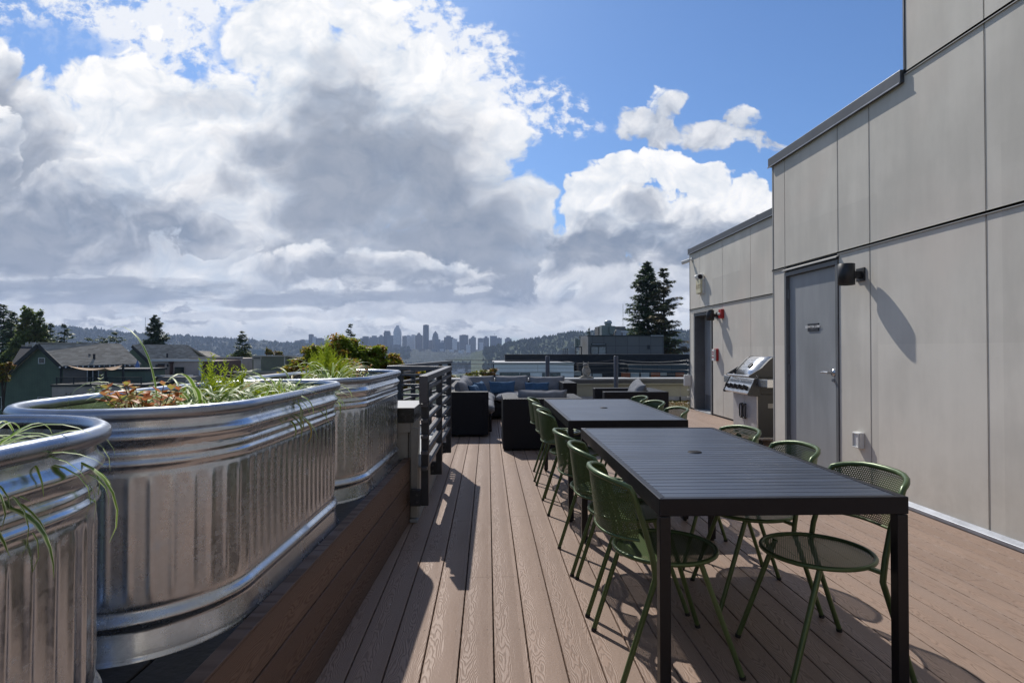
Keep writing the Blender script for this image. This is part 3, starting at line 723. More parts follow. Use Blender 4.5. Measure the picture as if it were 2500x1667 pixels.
# ------------------------------------------------------------------ fixtures on the wall
def wall_lamp(name_label):
    L = empty('wall_lamp', name_label, 'wall lamp', group='black cylinder lamps on the grey wall')
    c = MB(); r = .070; zt, zb = .095, -.095
    c.lathe([(r-.012, zb+.03), (r-.006, zb), (r, zb+.001), (r, zt), (r-.004, zt+.002), (0.0001, zt+.002)], (-.140, 0, 0), 32); c.lathe([(0.0001, zb+.03), (r-.012, zb+.03)], (-.140, 0, 0), 32)
    c.build('lamp_shade', M_['blackmetal'], L)
    a = MB().box(-.085, -.012, -.026, .026, -.034, .030).build('arm', M_['blackmetal'], L, bevel=.003)
    p = MB().box(-.013, -.001, -.058, .058, -.060, .060).build('back_plate', M_['blackmetal'], L, bevel=.002)
    return L
lp = wall_lamp('large black cylinder wall lamp between the grey elevator lobby door and the panel seam')
place(lp, (3.40, 5.035, 1.955), 0, lp['label'])
l2 = place(lp, (4.35, 10.60, 1.915), 0, 'black cylinder wall lamp beside the red strobe above the far door')
def fixtures():
    X = 3.40
    o = MB().box(X-.045, X-.001, 5.008, 5.108, .378, .522).box(X-.056, X-.045, 5.014, 5.102, .384, .392).box(X-.056, X-.045, 5.014, 5.102, .508, .516).box(X-.056, X-.045, 5.014, 5.022, .392, .508).box(X-.056, X-.045, 5.094, 5.102, .392, .508)
    b = o.build('outlet_box', M_['white'], None, bevel=.003); tag(b, 'white weatherproof outlet cover low on the grey wall right of the door', 'outlet')
    X = 4.35
    # exit / emergency light
    E = empty('exit_light', 'yellowed exit box with two round emergency heads above the far door', 'emergency light', (X, 11.36, 2.53))
    MB().box(-.085, -.001, -.125, .125, -.125, .155).build('housing', M_['cream'], E, bevel=.012)
    MB().box(-.0, -.045, -.135, .135, -.135, .165).build('back_box', M_['white'], E, bevel=.006)
    text('EXIT', .085, (-.0865, 0.0, .01), M_['cream2'], E, 'X', ext=.001)
    for s in (-1, 1):
        h = MB(); d = Vector((-.55, s*.55, -.35)).normalized(); c = Vector((-.06, s*.085, .215))
        h.tube([c-d*.05, c-d*.03, c+d*.02, c+d*.035], [.02, .052, .062, .062], 18); h.tube([(-.05, s*.04, .15), tuple(c-d*.03)], .014, 8)
        hh = h.build('lamp_head', M_['white'], E)
        l = MB(); l.tube([c+d*.030, c+d*.037], [.05, .048], 18); l.build('lens', M_['signblack'], hh)
    # strobe
    A = empty('alarm_strobe', 'red fire alarm horn with white strobe just right of the small wall lamp', 'fire alarm', (X, 10.36, 1.93))
    MB().box(-.058, -.001, -.062, .062, -.085, .085).build('body', M_['red'], A, bevel=.006)
    MB().lathe([(.0001, -.095), (.022, -.09), (.026, -.06)], (0, 0, 0), 14, M=Matrix.Rotation(R(90), 4, 'Y')@Matrix.Rotation(0, 4, 'X')).build('strobe_lens', M_['white'], A)
    # pull station with tamper cover
    P = empty('pull_station', 'red fire alarm pull station under a white cover beside the far door', 'fire alarm', (X, 10.62, 1.17))
    MB().box(-.045, -.001, -.065, .065, -.115, .115).build('body', M_['red'], P, bevel=.004)
    MB().box(-.085, -.045, -.055, .062, -.115, .105).build('cover', M_['white'], P, bevel=.008)
    text('PULL', .028, (-.0865, 0.0, .05), M_['red'], P, 'X'); text('FIRE', .028, (-.0865, 0, .01), M_['red'], P, 'X'); text('PUSH', .028, (-.0865, 0, -.05), M_['red'], P, 'X')
    # camera
    K = empty('security_camera', 'small white bullet camera under the coping at the far corner of the wall', 'camera', (X, 11.93, 3.17))
    d = Vector((-.75, .45, -.25)).normalized()
    b = MB(); b.tube([Vector((-.05, 0, 0)), Vector((-.05, 0, 0))+d*.17], .038, 16); b.build('body', M_['white'], K)
    m = MB(); m.tube([(-.001, 0, .02), (-.02, 0, .02)], .045, 14); m.tube([(-.02, 0, .02), (-.06, 0, 0)], .014, 8); m.build('bracket', M_['white'], K)
    l = MB(); l.tube([Vector((-.05, 0, 0))+d*.165, Vector((-.05, 0, 0))+d*.174], .033, 16); l.build('lens', M_['signblack'], K)
    # junction box on the corner
    J = MB().box(4.20, 4.347, 12.0, 12.07, .49, .72).build('junction_box', M_['white'], None, bevel=.012); tag(J, 'pale grey junction box at the corner where the steel cables end', 'junction box')
    # string of small insulators and wires down the corner
    w = MB(); rnd = random.Random(8); pts = []
    for i in range(26):
        z = 1.05-i*.041; pts.append((4.335+rnd.uniform(-.012, .006), 12.10+rnd.uniform(-.01, .01), z))
    w.tube(pts, .006, 5)
    c = w.build('corner_wire', M_['cable'], None); tag(c, 'thin wire with clips running down the far wall corner', 'wire')
    for z in (1.03, .94, .83, .74, .66, .40, .25, .12): MB().box(4.30, 4.335, 12.09, 12.12, z-.012, z+.012).build('clip', M_['white'], c)
M_['cream2'] = simple('faded_lettering', (0.42, 0.34, 0.2), 0.6)
fixtures()
# ------------------------------------------------------------------ grill
def build_grill():
    G = empty('gas_grill', 'stainless gas grill with closed lid, side shelves and two doors against the wall', 'grill', (3.55, 7.72, 0))
    # local frame: front faces -x, y along the front
    y0, y1 = -.36, .36
    cab = MB().box(.012, .50, y0, y1, .115, .68); cab.build('cabinet', M_['darkgrey'], G, bevel=.004)
    bs = MB().box(-.01, .51, y0-.012, y1+.012, .085, .114); bs.build('base_shelf', M_['steel'], G, bevel=.003)
    for s in (0, 1):
        a, b = (y0+.004, -.003) if s == 0 else (.003, y1-.004)
        d = MB().box(-.012, .011, a, b, .120, .672).build('cabinet_door', M_['steeldoor'], G, bevel=.004)
        h = MB(); cy = (-.052 if s == 0 else .052); pts = []
        for k in range(24):
            q = 2*math.pi*k/24; pts.append((-.040, cy+.036*math.copysign(abs(math.cos(q))**.7, math.cos(q)), .43+.095*math.copysign(abs(math.sin(q))**.7, math.sin(q))))
        h.tube(pts, .010, 8, closed=True); h.box(-.040, -.012, cy-.01, cy+.01, .335-.008, .335+.008); h.box(-.040, -.012, cy-.01, cy+.01, .525-.008, .525+.008)
        h.build('door_handle', M_['blackmetal'], d)
    # slanted control panel
    pr = [(-.135, .695), (-.125, .675), (-.015, .675), (-.005, .885), (-.04, .885)]
    cp = MB().poly([(x, y0-.02, z) for x, z in pr], (0, .76, 0)).build('control_panel', M_['steel'], G, bevel=.003, fix=True)
    for s in (y0-.034, y1+.02):
        MB().poly([(x-.008*(i < 2), s, z) for i, (x, z) in enumerate([(-.14, .69), (-.13, .665), (.03, .655), (.03, .89), (-.05, .89)])], (0, .014, 0)).build('panel_end_cap', M_['darkgrey'], G, bevel=.003, fix=True)
    vn = MB(); n = Vector((-.19, 0, .095)).normalized(); slope = Vector((.095, 0, .19)).normalized()
    base = Vector((-.135, 0, .695))
    for i in range(38):
        y = y0+.02+i*.0182
        if abs(i-19) < 1: continue
        p = base+slope*.155+n*.001+Vector((0, y, 0)); q = slope*.022
        vn.quad(p-q, p-q+Vector((0, .008, 0)), p+q+Vector((0, .012, 0)), p+q+Vector((0, .004, 0)))
    vn.build('vent_slots', M_['signblack'], cp)
    for i in range(5):
        y = y0+.07+i*.137+.02; p = base+slope*.07+Vector((0, y, 0)); k = MB()
        k.tube([p, p+n*.012], .033, 16); k.tube([p+n*.012, p+n*.045], [.025, .021], 14); k.box(-.006, .006, -.026, .026, -.0, .05, M=Matrix.Translation(p+n*.012) @ n.to_track_quat('Z', 'Y').to_matrix().to_4x4())
        k.build('knob', M_['blackmetal'], G, bevel=.002)
    # lid
    prof = [(.02, .905), (.005, .93), (.03, .985), (.10, 1.06), (.17, 1.13), (.215, 1.163), (.27, 1.178), (.34, 1.175), (.41, 1.14), (.46, 1.06), (.48, .96), (.48, .905)]
    prof2 = []
    for a, b in zip(prof, prof[1:]):
        for k in range(3): prof2.append((a[0]+(b[0]-a[0])*k/3, a[1]+(b[1]-a[1])*k/3))
    prof2.append(prof[-1]); prof = prof2; nn = len(prof)
    ld = MB(); vs = [(x, y, z) for y in (y0+.045, y1-.045) for x, z in prof]
    ld.add(vs, [(i, i+1, nn+i+1, nn+i) for i in range(nn-1)], 0, True)
    lid = ld.build('lid', M_['steel'], G, fix=False)
    so = lid.modifiers.new('sol', 'SOLIDIFY'); so.thickness = .006
    for s, (ya, yb) in enumerate(((y0+.0, y0+.046), (y1-.046, y1))):
        e = MB().poly([(x, ya, z) for x, z in [(.0, .902)]+[(a-.006 if a < .3 else a+.006, b+.004) for a, b in prof]+[(.486, .902)]], (0, yb-ya, 0)); e.build('lid_end', M_['darkgrey'], lid, bevel=.003, fix=True)
    hb = MB().tube([(-.095, y0+.01, .915), (-.095, y1-.01, .915)], .014, 12); hb.build('lid_handle', M_['chrome'], lid)
    for y in (y0-.005, y1-.015):
        MB().poly([(-.105, y, .90), (-.110, y, .93), (.06, y, 1.03), (.10, y, 1.05), (.06, y, .985), (-.02, y, .925), (.0, y, .90)], (0, .02, 0)).build('handle_bracket', M_['darkgrey'], lid, bevel=.002, fix=True)
    g = MB(); pts = []
    fn = Vector((-.70, 0, .70)); c0 = Vector((.085, 0.0, 1.045)); sl_ = Vector((.70, 0, .70)).normalized()
    for k in range(24):
        q = 2*math.pi*k/24; pts.append(c0+fn*.012+Vector((0, .034*math.cos(q), 0))+sl_*.036*math.sin(q)+Vector((0, -.010, 0))*math.sin(q))
    g.tube(pts, .008, 8, closed=True); th = g.build('thermometer', M_['blackmetal'], lid)
    f = MB(); f.add([p-fn*.001 for p in pts], [tuple(range(24))]); f.build('dial', M_['paleline'], th)
    fb = MB().box(.0, .49, y0+.002, y1-.002, .682, .90).build('firebox', M_['darkgrey'], G, bevel=.004)
    for s, (ya, yb) in enumerate(((y0-.30, y0-.036), (y1+.036, y1+.30))):
        MB().box(-.02, .42, ya, yb, .785, .888).build('side_shelf', M_['steel'], G, bevel=.006)
    lb = MB().box(.14, .24, y0-.0025, y0-.001, .50, .56).build('data_plate', M_['trim'], G)
    for x in (.05, .45):
        for y in (y0+.04, y1-.04):
            k = MB().tube([(x, y-.012, .040), (x, y+.012, .040)], .038, 14); k.box(x-.012, x+.012, y-.018, y+.018, .05, .085); k.build('caster', M_['rubber'], G)
build_grill()
# ------------------------------------------------------------------ dining tables
def build_table():
    T = empty('dining_table', '', 'table', group='long black slatted dining tables')
    W, L, h, fh, fw = .90, 1.81, .75, .062, .027
    f = MB(); z0, z1 = h-fh, h
    # mitred frame
    def side(pa, pb, ia, ib):
        pa, pb, ia, ib = map(Vector, (pa, pb, ia, ib)); dz = Vector((0, 0, -fh)); f.poly([pa, pb, ib, ia], dz)
    o = [(-W/2, 0, h), (W/2, 0, h), (W/2, L, h), (-W/2, L, h)]; n = [(-W/2+fw, fw, h), (W/2-fw, fw, h), (W/2-fw, L-fw, h), (-W/2+fw, L-fw, h)]
    for i in range(4): side(o[i], o[(i+1) % 4], n[i], n[(i+1) % 4])
    f.build('table_frame', M_['tframe'], T, bevel=.0025, fix=True)
    s = MB(); k = 32; inner = L-2*fw-.006; p = inner/k; hole = (L/2, 0.0)
    for i in range(k):
        a = fw+.003+i*p+.0018; b = a+p-.0036
        s.box(-W/2+fw+.002, W/2-fw-.002, a, b, h-.020, h-.002)
    s.build('tabletop', M_['slat'], T, bevel=.0015, seg=1)
    MB().box(-W/2+fw, W/2-fw, .1, L-.1, h-.026, h-.0205).build('tabletop_backing', M_['signblack'], T)
    c = MB().lathe([(.0001, .004), (.024, .004), (.033, .002), (.036, -.002)], (.0, L*.5, h), 28); c.build('umbrella_hole_cap', M_['cap'], T)
    for x in (-W/2, W/2-.042):
        for y in (0.0, L-.042):
            g = MB().box(x+.001, x+.041, y+.001, y+.041, .012, h-fh-.002); lg = g.build('leg', M_['tleg'], T, bevel=.003)
            MB().cyl((x+.021, y+.021, 0), (x+.021, y+.021, .013), .014, 12).build('foot', M_['rubber'], lg)
    return T
tb = build_table()
place(tb, (1.055, 1.985, 0), R(-.55), 'black slatted dining table nearest the camera, one corner close to the lens')
place(tb, (1.045, 4.19, 0), R(.1), 'black slatted dining table behind the nearer one, closer to the sofas')
# ------------------------------------------------------------------ green perforated chairs
def build_chair():
    C_ = empty('chair', '', 'chair', group='green perforated metal chairs around the tables')
    # faces +x ; origin on the floor under the seat centre
    Rr = .207; zs = .452
    # seat: shallow dish of perforated sheet
    s = MB(); rings = [0.0001, .05, .10, .15, .185, .200, Rr]; zz = [-.012, -.012, -.012, -.011, -.009, -.004, .0]; n = 48
    vs = [(r*math.cos(2*math.pi*k/n), r*math.sin(2*math.pi*k/n), zs+z) for r, z in zip(rings, zz) for k in range(n)]
    fs = []; uv = []
    for i in range(len(rings)-1):
        for k in range(n):
            f = (i*n+k, i*n+(k+1) % n, (i+1)*n+(k+1) % n, (i+1)*n+k); fs.append(f); uv.append([(vs[q][0], vs[q][1]) for q in f])
    s.add(vs, fs, 0, True, uv); st = s.build('seat', M_['perfseat'], C_)
    rim = MB().tube([((Rr+.002)*math.cos(2*math.pi*k/48), (Rr+.002)*math.sin(2*math.pi*k/48), zs-.002) for k in range(48)], .0095, 8, closed=True); rim.build('seat_rim', M_['green'], st)
    # back: curved in plan, taller in the middle
    def bx(v, t):      # v -1..1 across, t 0..1 up
        a = v*1.0; y = .212*math.sin(a*1.05)/math.sin(1.05)
        x = -.176-.108*(1-abs(a)**2.3)
        x -= .028*t
        zt = .742+.034*(1-abs(v)**3.0)
        zb = .545+.004*abs(v)
        return Vector((x, y*(1.0+.02*t), zb+(zt-zb)*t))
    s = MB(); nu, nv = 28, 8; vs = [bx(-1+2*i/nu, j/nv) for j in range(nv+1) for i in range(nu+1)]
    arc = [0]
    for i in range(nu): arc.append(arc[-1]+(vs[i+1]-vs[i]).length)
    fs = []; uv = []
    for j in range(nv):
        for i in range(nu):
            f = (j*(nu+1)+i, j*(nu+1)+i+1, (j+1)*(nu+1)+i+1, (j+1)*(nu+1)+i); fs.append(f)
            uv.append([(arc[q % (nu+1)], vs[q].z) for q in f])
    s.add(vs, fs, 0, True, uv); bk = s.build('backrest', M_['perf'], C_)
    MB().tube([bx(-1+2*i/nu, 0) for i in range(nu+1)], .0062, 6).build('backrest_rim', M_['green'], bk)
    # one bent tube: rear foot, knee, up the side, round the top, down again
    for sd in (-1, 1): pass
    foot = lambda sd: Vector((-.250, sd*.222, .004)); knee = lambda sd: Vector((-.118, sd*.224, .405))
    pts = []
    for sd in (-1, 1):
        side = [knee(sd)+Vector((-.003, 0, .03)), knee(sd)+Vector((-.012, -sd*.001, .09)), Vector((-.158, sd*.216, .60)), Vector((-.188, sd*.216, .690)), Vector((-.198, sd*.216, .722))]
        if sd == -1: A = side
        else: Bq = side[::-1]
    top = [bx(v, 1.0)+Vector((0, 0, .004)) for v in (-.96, -.89, -.78, -.64, -.45, -.25, 0, .25, .45, .64, .78, .89, .96)]
    kneeA = [knee(-1)+Vector((-.010, 0, -.03)), knee(-1)]; kneeB = [knee(1), knee(1)+Vector((-.010, 0, -.03))]
    path = kneeA+A+top+Bq+kneeB
    MB().tube(path, .0115, 10).build('back_frame', M_['green'], C_)
    for sd in (-1, 1):
        l = MB().tube([foot(sd), foot(sd)+(knee(sd)-foot(sd))*.93], .0110, 10).build('leg', M_['green'], C_)
        MB().cyl(foot(sd)+Vector((0, 0, -.004)), foot(sd)+Vector((.004, 0, .010)), .0125, 10).build('foot_cap', M_['rubber'], l)
        br = MB().bar(knee(sd)+Vector((0, -sd*.004, .035)), (-.085, sd*.178, .447), .022, .014).build('bracket', M_['green'], C_, bevel=.003)
        a = Vector((.235, sd*.208, .004)); b = Vector((.085, sd*.160, .445))
        l = MB().tube([a, b], .0110, 10).build('leg', M_['green'], C_)
        MB().cyl(a+Vector((0, 0, -.004)), a+Vector((-.003, 0, .010)), .0125, 10).build('foot_cap', M_['rubber'], l)
    return C_
ch = build_chair()
LT = [('nearest chair on the aisle side of the near table, beside its front leg', .742, 2.375, 3), ('middle chair on the aisle side of the near table', .735, 2.93, -2.5), ('farthest chair on the aisle side of the near table', .715, 3.435, 2),
      ('nearest chair on the aisle side of the second table', .715, 4.59, 0), ('middle chair on the aisle side of the second table', .722, 5.13, 4), ('farthest chair on the aisle side of the second table, nearest the sofa', .715, 5.70, -4)]
for l, x, y, a in LT: place(ch, (x, y, 0), R(a), 'green perforated '+l)
RTc = [('nearest chair on the wall side of the near table, beside the wall', 1.352, 2.30, 2), ('middle chair on the wall side of the near table', 1.355, 2.90, -3), ('farthest chair on the wall side of the near table', 1.350, 3.50, 4),
       ('nearest chair on the wall side of the second table', 1.345, 4.72, 0), ('middle chair on the wall side of the second table', 1.335, 5.32, 3), ('farthest chair on the wall side of the second table, by the armchair', 1.335, 5.88, -3)]
for l, x, y, a in RTc: place(ch, (x, y, 0), R(180+a), 'green perforated '+l)
# ------------------------------------------------------------------ cushions
def cushion_mesh(w, h, t, seed=0, puff=1.0, pinch=.06, nx=22, ny=16, wr=1.0):
    """soft pillow standing in the local xz plane, thickness along y"""
    mb = MB(); rn = Vector((seed*3.7, seed*1.3, seed*9.1)); vs = []
    for side in (1, -1):
        for j in range(ny+1):
            for i in range(nx+1):
                u, v = -1+2*i/nx, -1+2*j/ny
                e = max(0.0, (1-abs(u)**3.2))*max(0.0, (1-abs(v)**3.2)); th = t/2*(e**.42)*puff
                px = u*w/2*(1-pinch*(1-v*v)*(abs(u)**4)*.8); pz = v*h/2*(1-pinch*(1-u*u)*(abs(v)**4)*1.6)
                q = Vector((u*1.4, v*1.2, side))+rn
                wrk = noise.noise(q*1.6)*.10*t+noise.noise(q*4.5)*.05*t*wr*(1-e*.4)
                vs.append((px+noise.noise(q*2+Vector((5, 0, 0)))*.012, side*th+wrk*(e**.5), pz+noise.noise(q*2+Vector((0, 5, 0)))*.010))
    m = (nx+1)*(ny+1); fs = []
    for s in (0, 1):
        for j in range(ny):
            for i in range(nx):
                a = s*m+j*(nx+1)+i; f = (a, a+1, a+nx+2, a+nx+1); fs.append(f if s == 1 else f[::-1])
    mb.add(vs, fs, 0, True)
    return mb
def put(o, loc, rz=0, rx=0, ry=0):
    o.matrix_world = Matrix.Translation(loc) @ Matrix.Rotation(rz, 4, 'Z') @ Matrix.Rotation(rx, 4, 'X') @ Matrix.Rotation(ry, 4, 'Y'); return o
def cushion(name, w, h, t, loc, rz, rx, m, parent=None, seed=0, ry=0, pinch=.06, wr=1.0):
    o = cushion_mesh(w, h, t, seed, pinch=pinch, wr=wr).build(name, m)
    bm = bmesh.new(); bm.from_mesh(o.data); bmesh.ops.remove_doubles(bm, verts=bm.verts, dist=.0006); bmesh.ops.recalc_face_normals(bm, faces=bm.faces); bm.to_mesh(o.data); bm.free()
    put(o, loc, rz, rx, ry)
    if parent: mw = o.matrix_world.copy(); o.parent = parent; o.matrix_basis = parent_inv(parent) @ mw
    b = o.modifiers.new('s', 'SUBSURF'); b.levels = b.render_levels = 1
    return o
def parent_inv(p):
    return (Matrix.Translation(p.location) @ Matrix.Rotation(p.rotation_euler.z, 4, 'Z')).inverted()
def flat_cushion(name, x0, x1, y0, y1, z0, z1, m, parent, seed):
    """box cushion with soft crown"""
    mb = MB(); nx, ny = 14, 14; vs = []; W, D = x1-x0, y1-y0; cx, cy = (x0+x1)/2, (y0+y1)/2
    for side in (1, -1):
        for j in range(ny+1):
            for i in range(nx+1):
                u, v = -1+2*i/nx, -1+2*j/ny; e = ((1-abs(u)**6)*(1-abs(v)**6))**.5
                z = (z0+z1)/2+side*(z1-z0)/2*(.35+.65*e)+(noise.noise(Vector((u*2+seed, v*2, side)))*.012+.018*e*(side > 0)*(1-u*u)*(1-v*v))
                k = 1-.012*(1-e); vs.append((cx+u*W/2*k, cy+v*D/2*k, z))
    m_ = (nx+1)*(ny+1); fs = []
    for s in (0, 1):
        for j in range(ny):
            for i in range(nx):
                a = s*m_+j*(nx+1)+i; f = (a, a+1, a+nx+2, a+nx+1); fs.append(f if s == 0 else f[::-1])
    bd = [i for i in range(nx+1)]+[j*(nx+1)+nx for j in range(1, ny+1)]+[ny*(nx+1)+i for i in range(nx-1, -1, -1)]+[j*(nx+1) for j in range(ny-1, 0, -1)]
    for a, b in zip(bd, bd[1:]+bd[:1]): fs.append((a, m_+a, m_+b, b))
    mb.add(vs, fs, 0, True); o = mb.build(name, m, fix=True)
    o.parent = parent; o.matrix_basis = parent_inv(parent) if parent else Matrix()
    return o
def wbox(name, parent, *boxes):
    mb = MB()
    for b in boxes: mb.box(*b)
    o = mb.build(name, M_['wicker'], None, bevel=.012, seg=3)
    o.parent = parent; o.matrix_basis = parent_inv(parent); return o
def build_lounge():
    W = M_['wicker']
    S1 = empty('corner_sofa', 'long black wicker corner sofa with grey cushions along the railing and rear parapet', 'sofa', (-.30, 9.6, 0))
    # left run along the railing, near end closed by a tall panel
    wbox('arm', S1, (-.64, .012, 8.29, 8.47, .03, .655))
    wbox('back_panel', S1, (-.645, -.47, 8.475, 11.45, .03, .655), (-.465, 1.37, 11.27, 11.45, .03, .655))
    wbox('arm', S1, (1.375, 1.63, 10.35, 11.45, .03, .66))
    wbox('seat_base', S1, (-.465, .06, 8.475, 10.30, .05, .30), (-.465, 1.37, 10.33, 11.265, .05, .30))
    for k, (a, b) in enumerate(((8.49, 9.38), (9.39, 10.29))): flat_cushion('seat_cushion', -.46, .105, a, b, .30, .455, M_['cushion'], S1, k)
    for k, (a, b) in enumerate(((-.46, .14), (.15, .75), (.76, 1.37))): flat_cushion('seat_cushion', a, b, 10.30, 11.25, .30, .455, M_['cushion'], S1, k+4)
    # back cushions along the railing lean on it
    for k, y in enumerate((8.80, 9.33, 9.88, 10.45)):
        cushion('back_cushion', .62, .44, .20, (-.375, y, .590), R(90), R(-20), M_['cushion'], S1, 11+k, wr=1.6)
    for k, (x, w, zz) in enumerate(((-.205, .66, .70), (.462, .66, .695), (1.150, .70, .68))):
        cushion('back_cushion', w, .43, .19, (x, 11.04, .560 if k < 2 else .545), 0, R(-12), M_['cushion'], S1, 21+k, wr=1.5)
    P = []
    p = cushion('throw_pillow', .50, .27, .15, (.27, 10.76, .545), R(2), R(-18), M_['blue'], None, 31, pinch=.10); tag(p, 'blue lumbar pillow in the middle of the sofa, left of the other upright one', 'pillow', 'blue throw pillows on the wicker sofa')
    p = cushion('throw_pillow', .47, .26, .15, (.93, 10.78, .530), R(-3), R(-18), M_['blue'], None, 32, pinch=.10); tag(p, 'blue lumbar pillow on the right of the sofa above the armchair cushion', 'pillow', 'blue throw pillows on the wicker sofa')
    p = cushion('throw_pillow', .44, .32, .15, (-.205, 8.98, .570), R(80), R(-20), M_['blue'], None, 33, pinch=.10); tag(p, 'blue pillow leaning at the near left end of the sofa', 'pillow', 'blue throw pillows on the wicker sofa')
    p = cushion('throw_pillow', .44, .34, .15, (-.120, 9.42, .585), R(72), R(-20), M_['blue'], None, 34, pinch=.10); tag(p, 'blue pillow leaning on the left run just behind the nearest pillow', 'pillow', 'blue throw pillows on the wicker sofa')
    # armchair whose back is towards the camera
    A = empty('armchair', 'black wicker armchair seen from behind with a grey cushion over its back', 'armchair', (.70, 7.6, 0), group='black wicker armchairs')
    wbox('back_panel', A, (.19, 1.215, 7.15, 7.30, .02, .652))
    wbox('arm', A, (.19, .405, 7.305, 7.98, .02, .652)); wbox('arm', A, (1.0, 1.215, 7.305, 7.98, .02, .652))
    wbox('seat_base', A, (.41, .995, 7.305, 7.96, .04, .30)); flat_cushion('seat_cushion', .412, .992, 7.32, 7.97, .30, .45, M_['cushion'], A, 9)
    cushion('back_cushion', .66, .36, .20, (.715, 7.46, .575), R(1), R(10), M_['cushion'], A, 41, wr=1.6)
    # right armchair facing left
    Bc = empty('armchair', 'black wicker armchair turned sideways near the rear parapet with a grey cushion', 'armchair', (2.16, 8.7, 0), group='black wicker armchairs')
    wbox('arm', Bc, (1.70, 2.655, 8.25, 8.41, .02, .652)); wbox('arm', Bc, (1.70, 2.655, 9.02, 9.18, .02, .652))
    wbox('back_panel', Bc, (2.42, 2.655, 8.415, 9.015, .02, .652)); wbox('seat_base', Bc, (1.72, 2.415, 8.415, 9.015, .04, .30))
    flat_cushion('seat_cushion', 1.72, 2.41, 8.42, 9.01, .30, .45, M_['cushion'], Bc, 3)
    cushion('back_cushion', .54, .44, .19, (2.28, 8.70, .590), R(-90), R(-26), M_['cushion'], Bc, 51, ry=R(9), wr=2.0)
build_lounge()
# ------------------------------------------------------------------ raised wooden bench carrying the tanks (slightly askew)
TH = -math.atan(.041)
def build_bench():
    T = empty('planter_bench', 'long brown composite platform under the galvanised tanks with three boards on its side', 'platform', (-.575, 4.25, 0), TH)
    L = 4.9
    b = MB()
    for i in range(3):
        z = i*.1545; b.box(-.022, 0, -L, 0, z+.004, z+.1515)
    b.build('side_board', M_['boxwood'], T, bevel=.004)
    c = MB().box(-.045, .004, -L, 0, .4645, .474).build('top_cap', M_['boxwood'], T, bevel=.003)
    p = MB()
    for i in range(7): p.box(-.19-i*.146, -.052-i*.146, -L, -.0, .438, .462)
    p.build('platform_board', M_['membrane'], T, bevel=.004)
    MB().box(-1.05, -.025, -L, -.002, -.06, .435).build('core', M_['reveal'], T)
build_bench()
# ------------------------------------------------------------------ galvanised stock tanks
def build_tank():
    T = empty('stock_tank', '', 'planter tank', group='oval galvanised stock tanks used as planters')
    Rr, Ls = .318, .40   # radius and half length of the straight run
    per = []; n = 0
    ds = .0048; arc = math.pi*Rr; tot = 2*arc+4*Ls
    N_ = int(tot/ds); per = []
    for i in range(N_):
        s = tot*i/N_
        if s < arc: a = -math.pi+s/Rr; p = (math.cos(a), math.sin(a)); per.append((0+Rr*p[0], -Ls+Rr*p[1], p[0], p[1], s))
        elif s < arc+2*Ls: per.append((Rr, -Ls+(s-arc), 1, 0, s))
        elif s < 2*arc+2*Ls: a = (s-arc-2*Ls)/Rr; per.append((Rr*math.cos(a), Ls+Rr*math.sin(a), math.cos(a), math.sin(a), s))
        else: per.append((-Rr, Ls-(s-2*arc-2*Ls), -1, 0, s))
    ncor = round(tot/.051)
    def ridge(z, c, w, h): d = abs(z-c)/w; return h*(math.cos(min(1, d)*math.pi)*.5+.5)
    H = .655; zs = [0, .004, .010, .016, .022, .03, .045, .06, .075]+[.082+.0055*i for i in range(13)]+[.158, .175, .19, .21]+[.24+.055*i for i in range(4)]+[.43, .447, .458, .466]+[.472+.0052*i for i in range(36)]
    zs = sorted(set(round(z, 4) for z in zs if z < .638))+[.642]
    rnd = random.Random(2); dents = [(rnd.uniform(0, tot), rnd.uniform(.5, .64), rnd.uniform(.03, .09), rnd.uniform(-.0022, .0015)) for _ in range(26)]
    vs = []
    for z in zs:
        base = ridge(z, .008, .008, .004)+ridge(z, .104, .024, .014)+ridge(z, .132, .012, -.003)+.020*max(0, 1-z/.095)**.9
        base += ridge(z, .590, .026, .015)+ridge(z, .556, .012, -.004)+ridge(z, .518, .012, .008)+ridge(z, .542, .008, .002)+ridge(z, .497, .012, -.002)
        cw = max(0.0, min(1.0, (z-.150)/.03))*max(0.0, min(1.0, (.490-z)/.03))
        for x, y, nx_, ny_, s in per:
            ph = (ncor*s/tot) % 1.0-.5; c = math.exp(-(ph/.15)**2)*1.5-.4
            o = base+.0026*cw*c
            o += noise.noise(Vector((s*1.6, z*2.2, 0)))*.0035+noise.noise(Vector((s*7, z*9, 4)))*.0008
            for ds_, dz, dr, dh in dents:
                q = ((s-ds_)/dr)**2+((z-dz)/(dr*.5))**2
                if q < 4: o += dh*math.exp(-q)
            vs.append((x+nx_*o, y+ny_*o, z))
    m = len(zs); fs = [(i*N_+k, i*N_+(k+1) % N_, (i+1)*N_+(k+1) % N_, (i+1)*N_+k) for i in range(m-1) for k in range(N_)]
    b = MB(); b.add(vs, fs, 0, True); body = b.build('tank_body', M_['galv'], T)
    pr = MB(); st = 10
    pr.tube([(x+nx_*.008+0*z, y+ny_*.008, .650+noise.noise(Vector((s*2, 1, 1)))*.0035) for x, y, nx_, ny_, s in per[::st] for z in (0,)], .0185, 14, closed=True)
    pr.build('rim', M_['galvrim'], T)
    inn = MB(); q = per[::st]; k = len(q)
    vs = [(x-nx_*.004, y-ny_*.004, z) for z in (.50, .642) for x, y, nx_, ny_, s in q]
    inn.add(vs, [(i, k+i, k+(i+1) % k, (i+1) % k) for i in range(k)], 0, True); inn.build('inner_wall', M_['galv'], T)
    so = MB(); so.add([(x*.985, y*.985, .585+noise.noise(Vector((x*6, y*6, 0)))*.01) for x, y, _, _, _ in q]+[(0, 0, .60)], [(i, (i+1) % k, k) for i in range(k)], 0, True); so.build('soil', M_['soil'], T)
    return T
tk = build_tank()
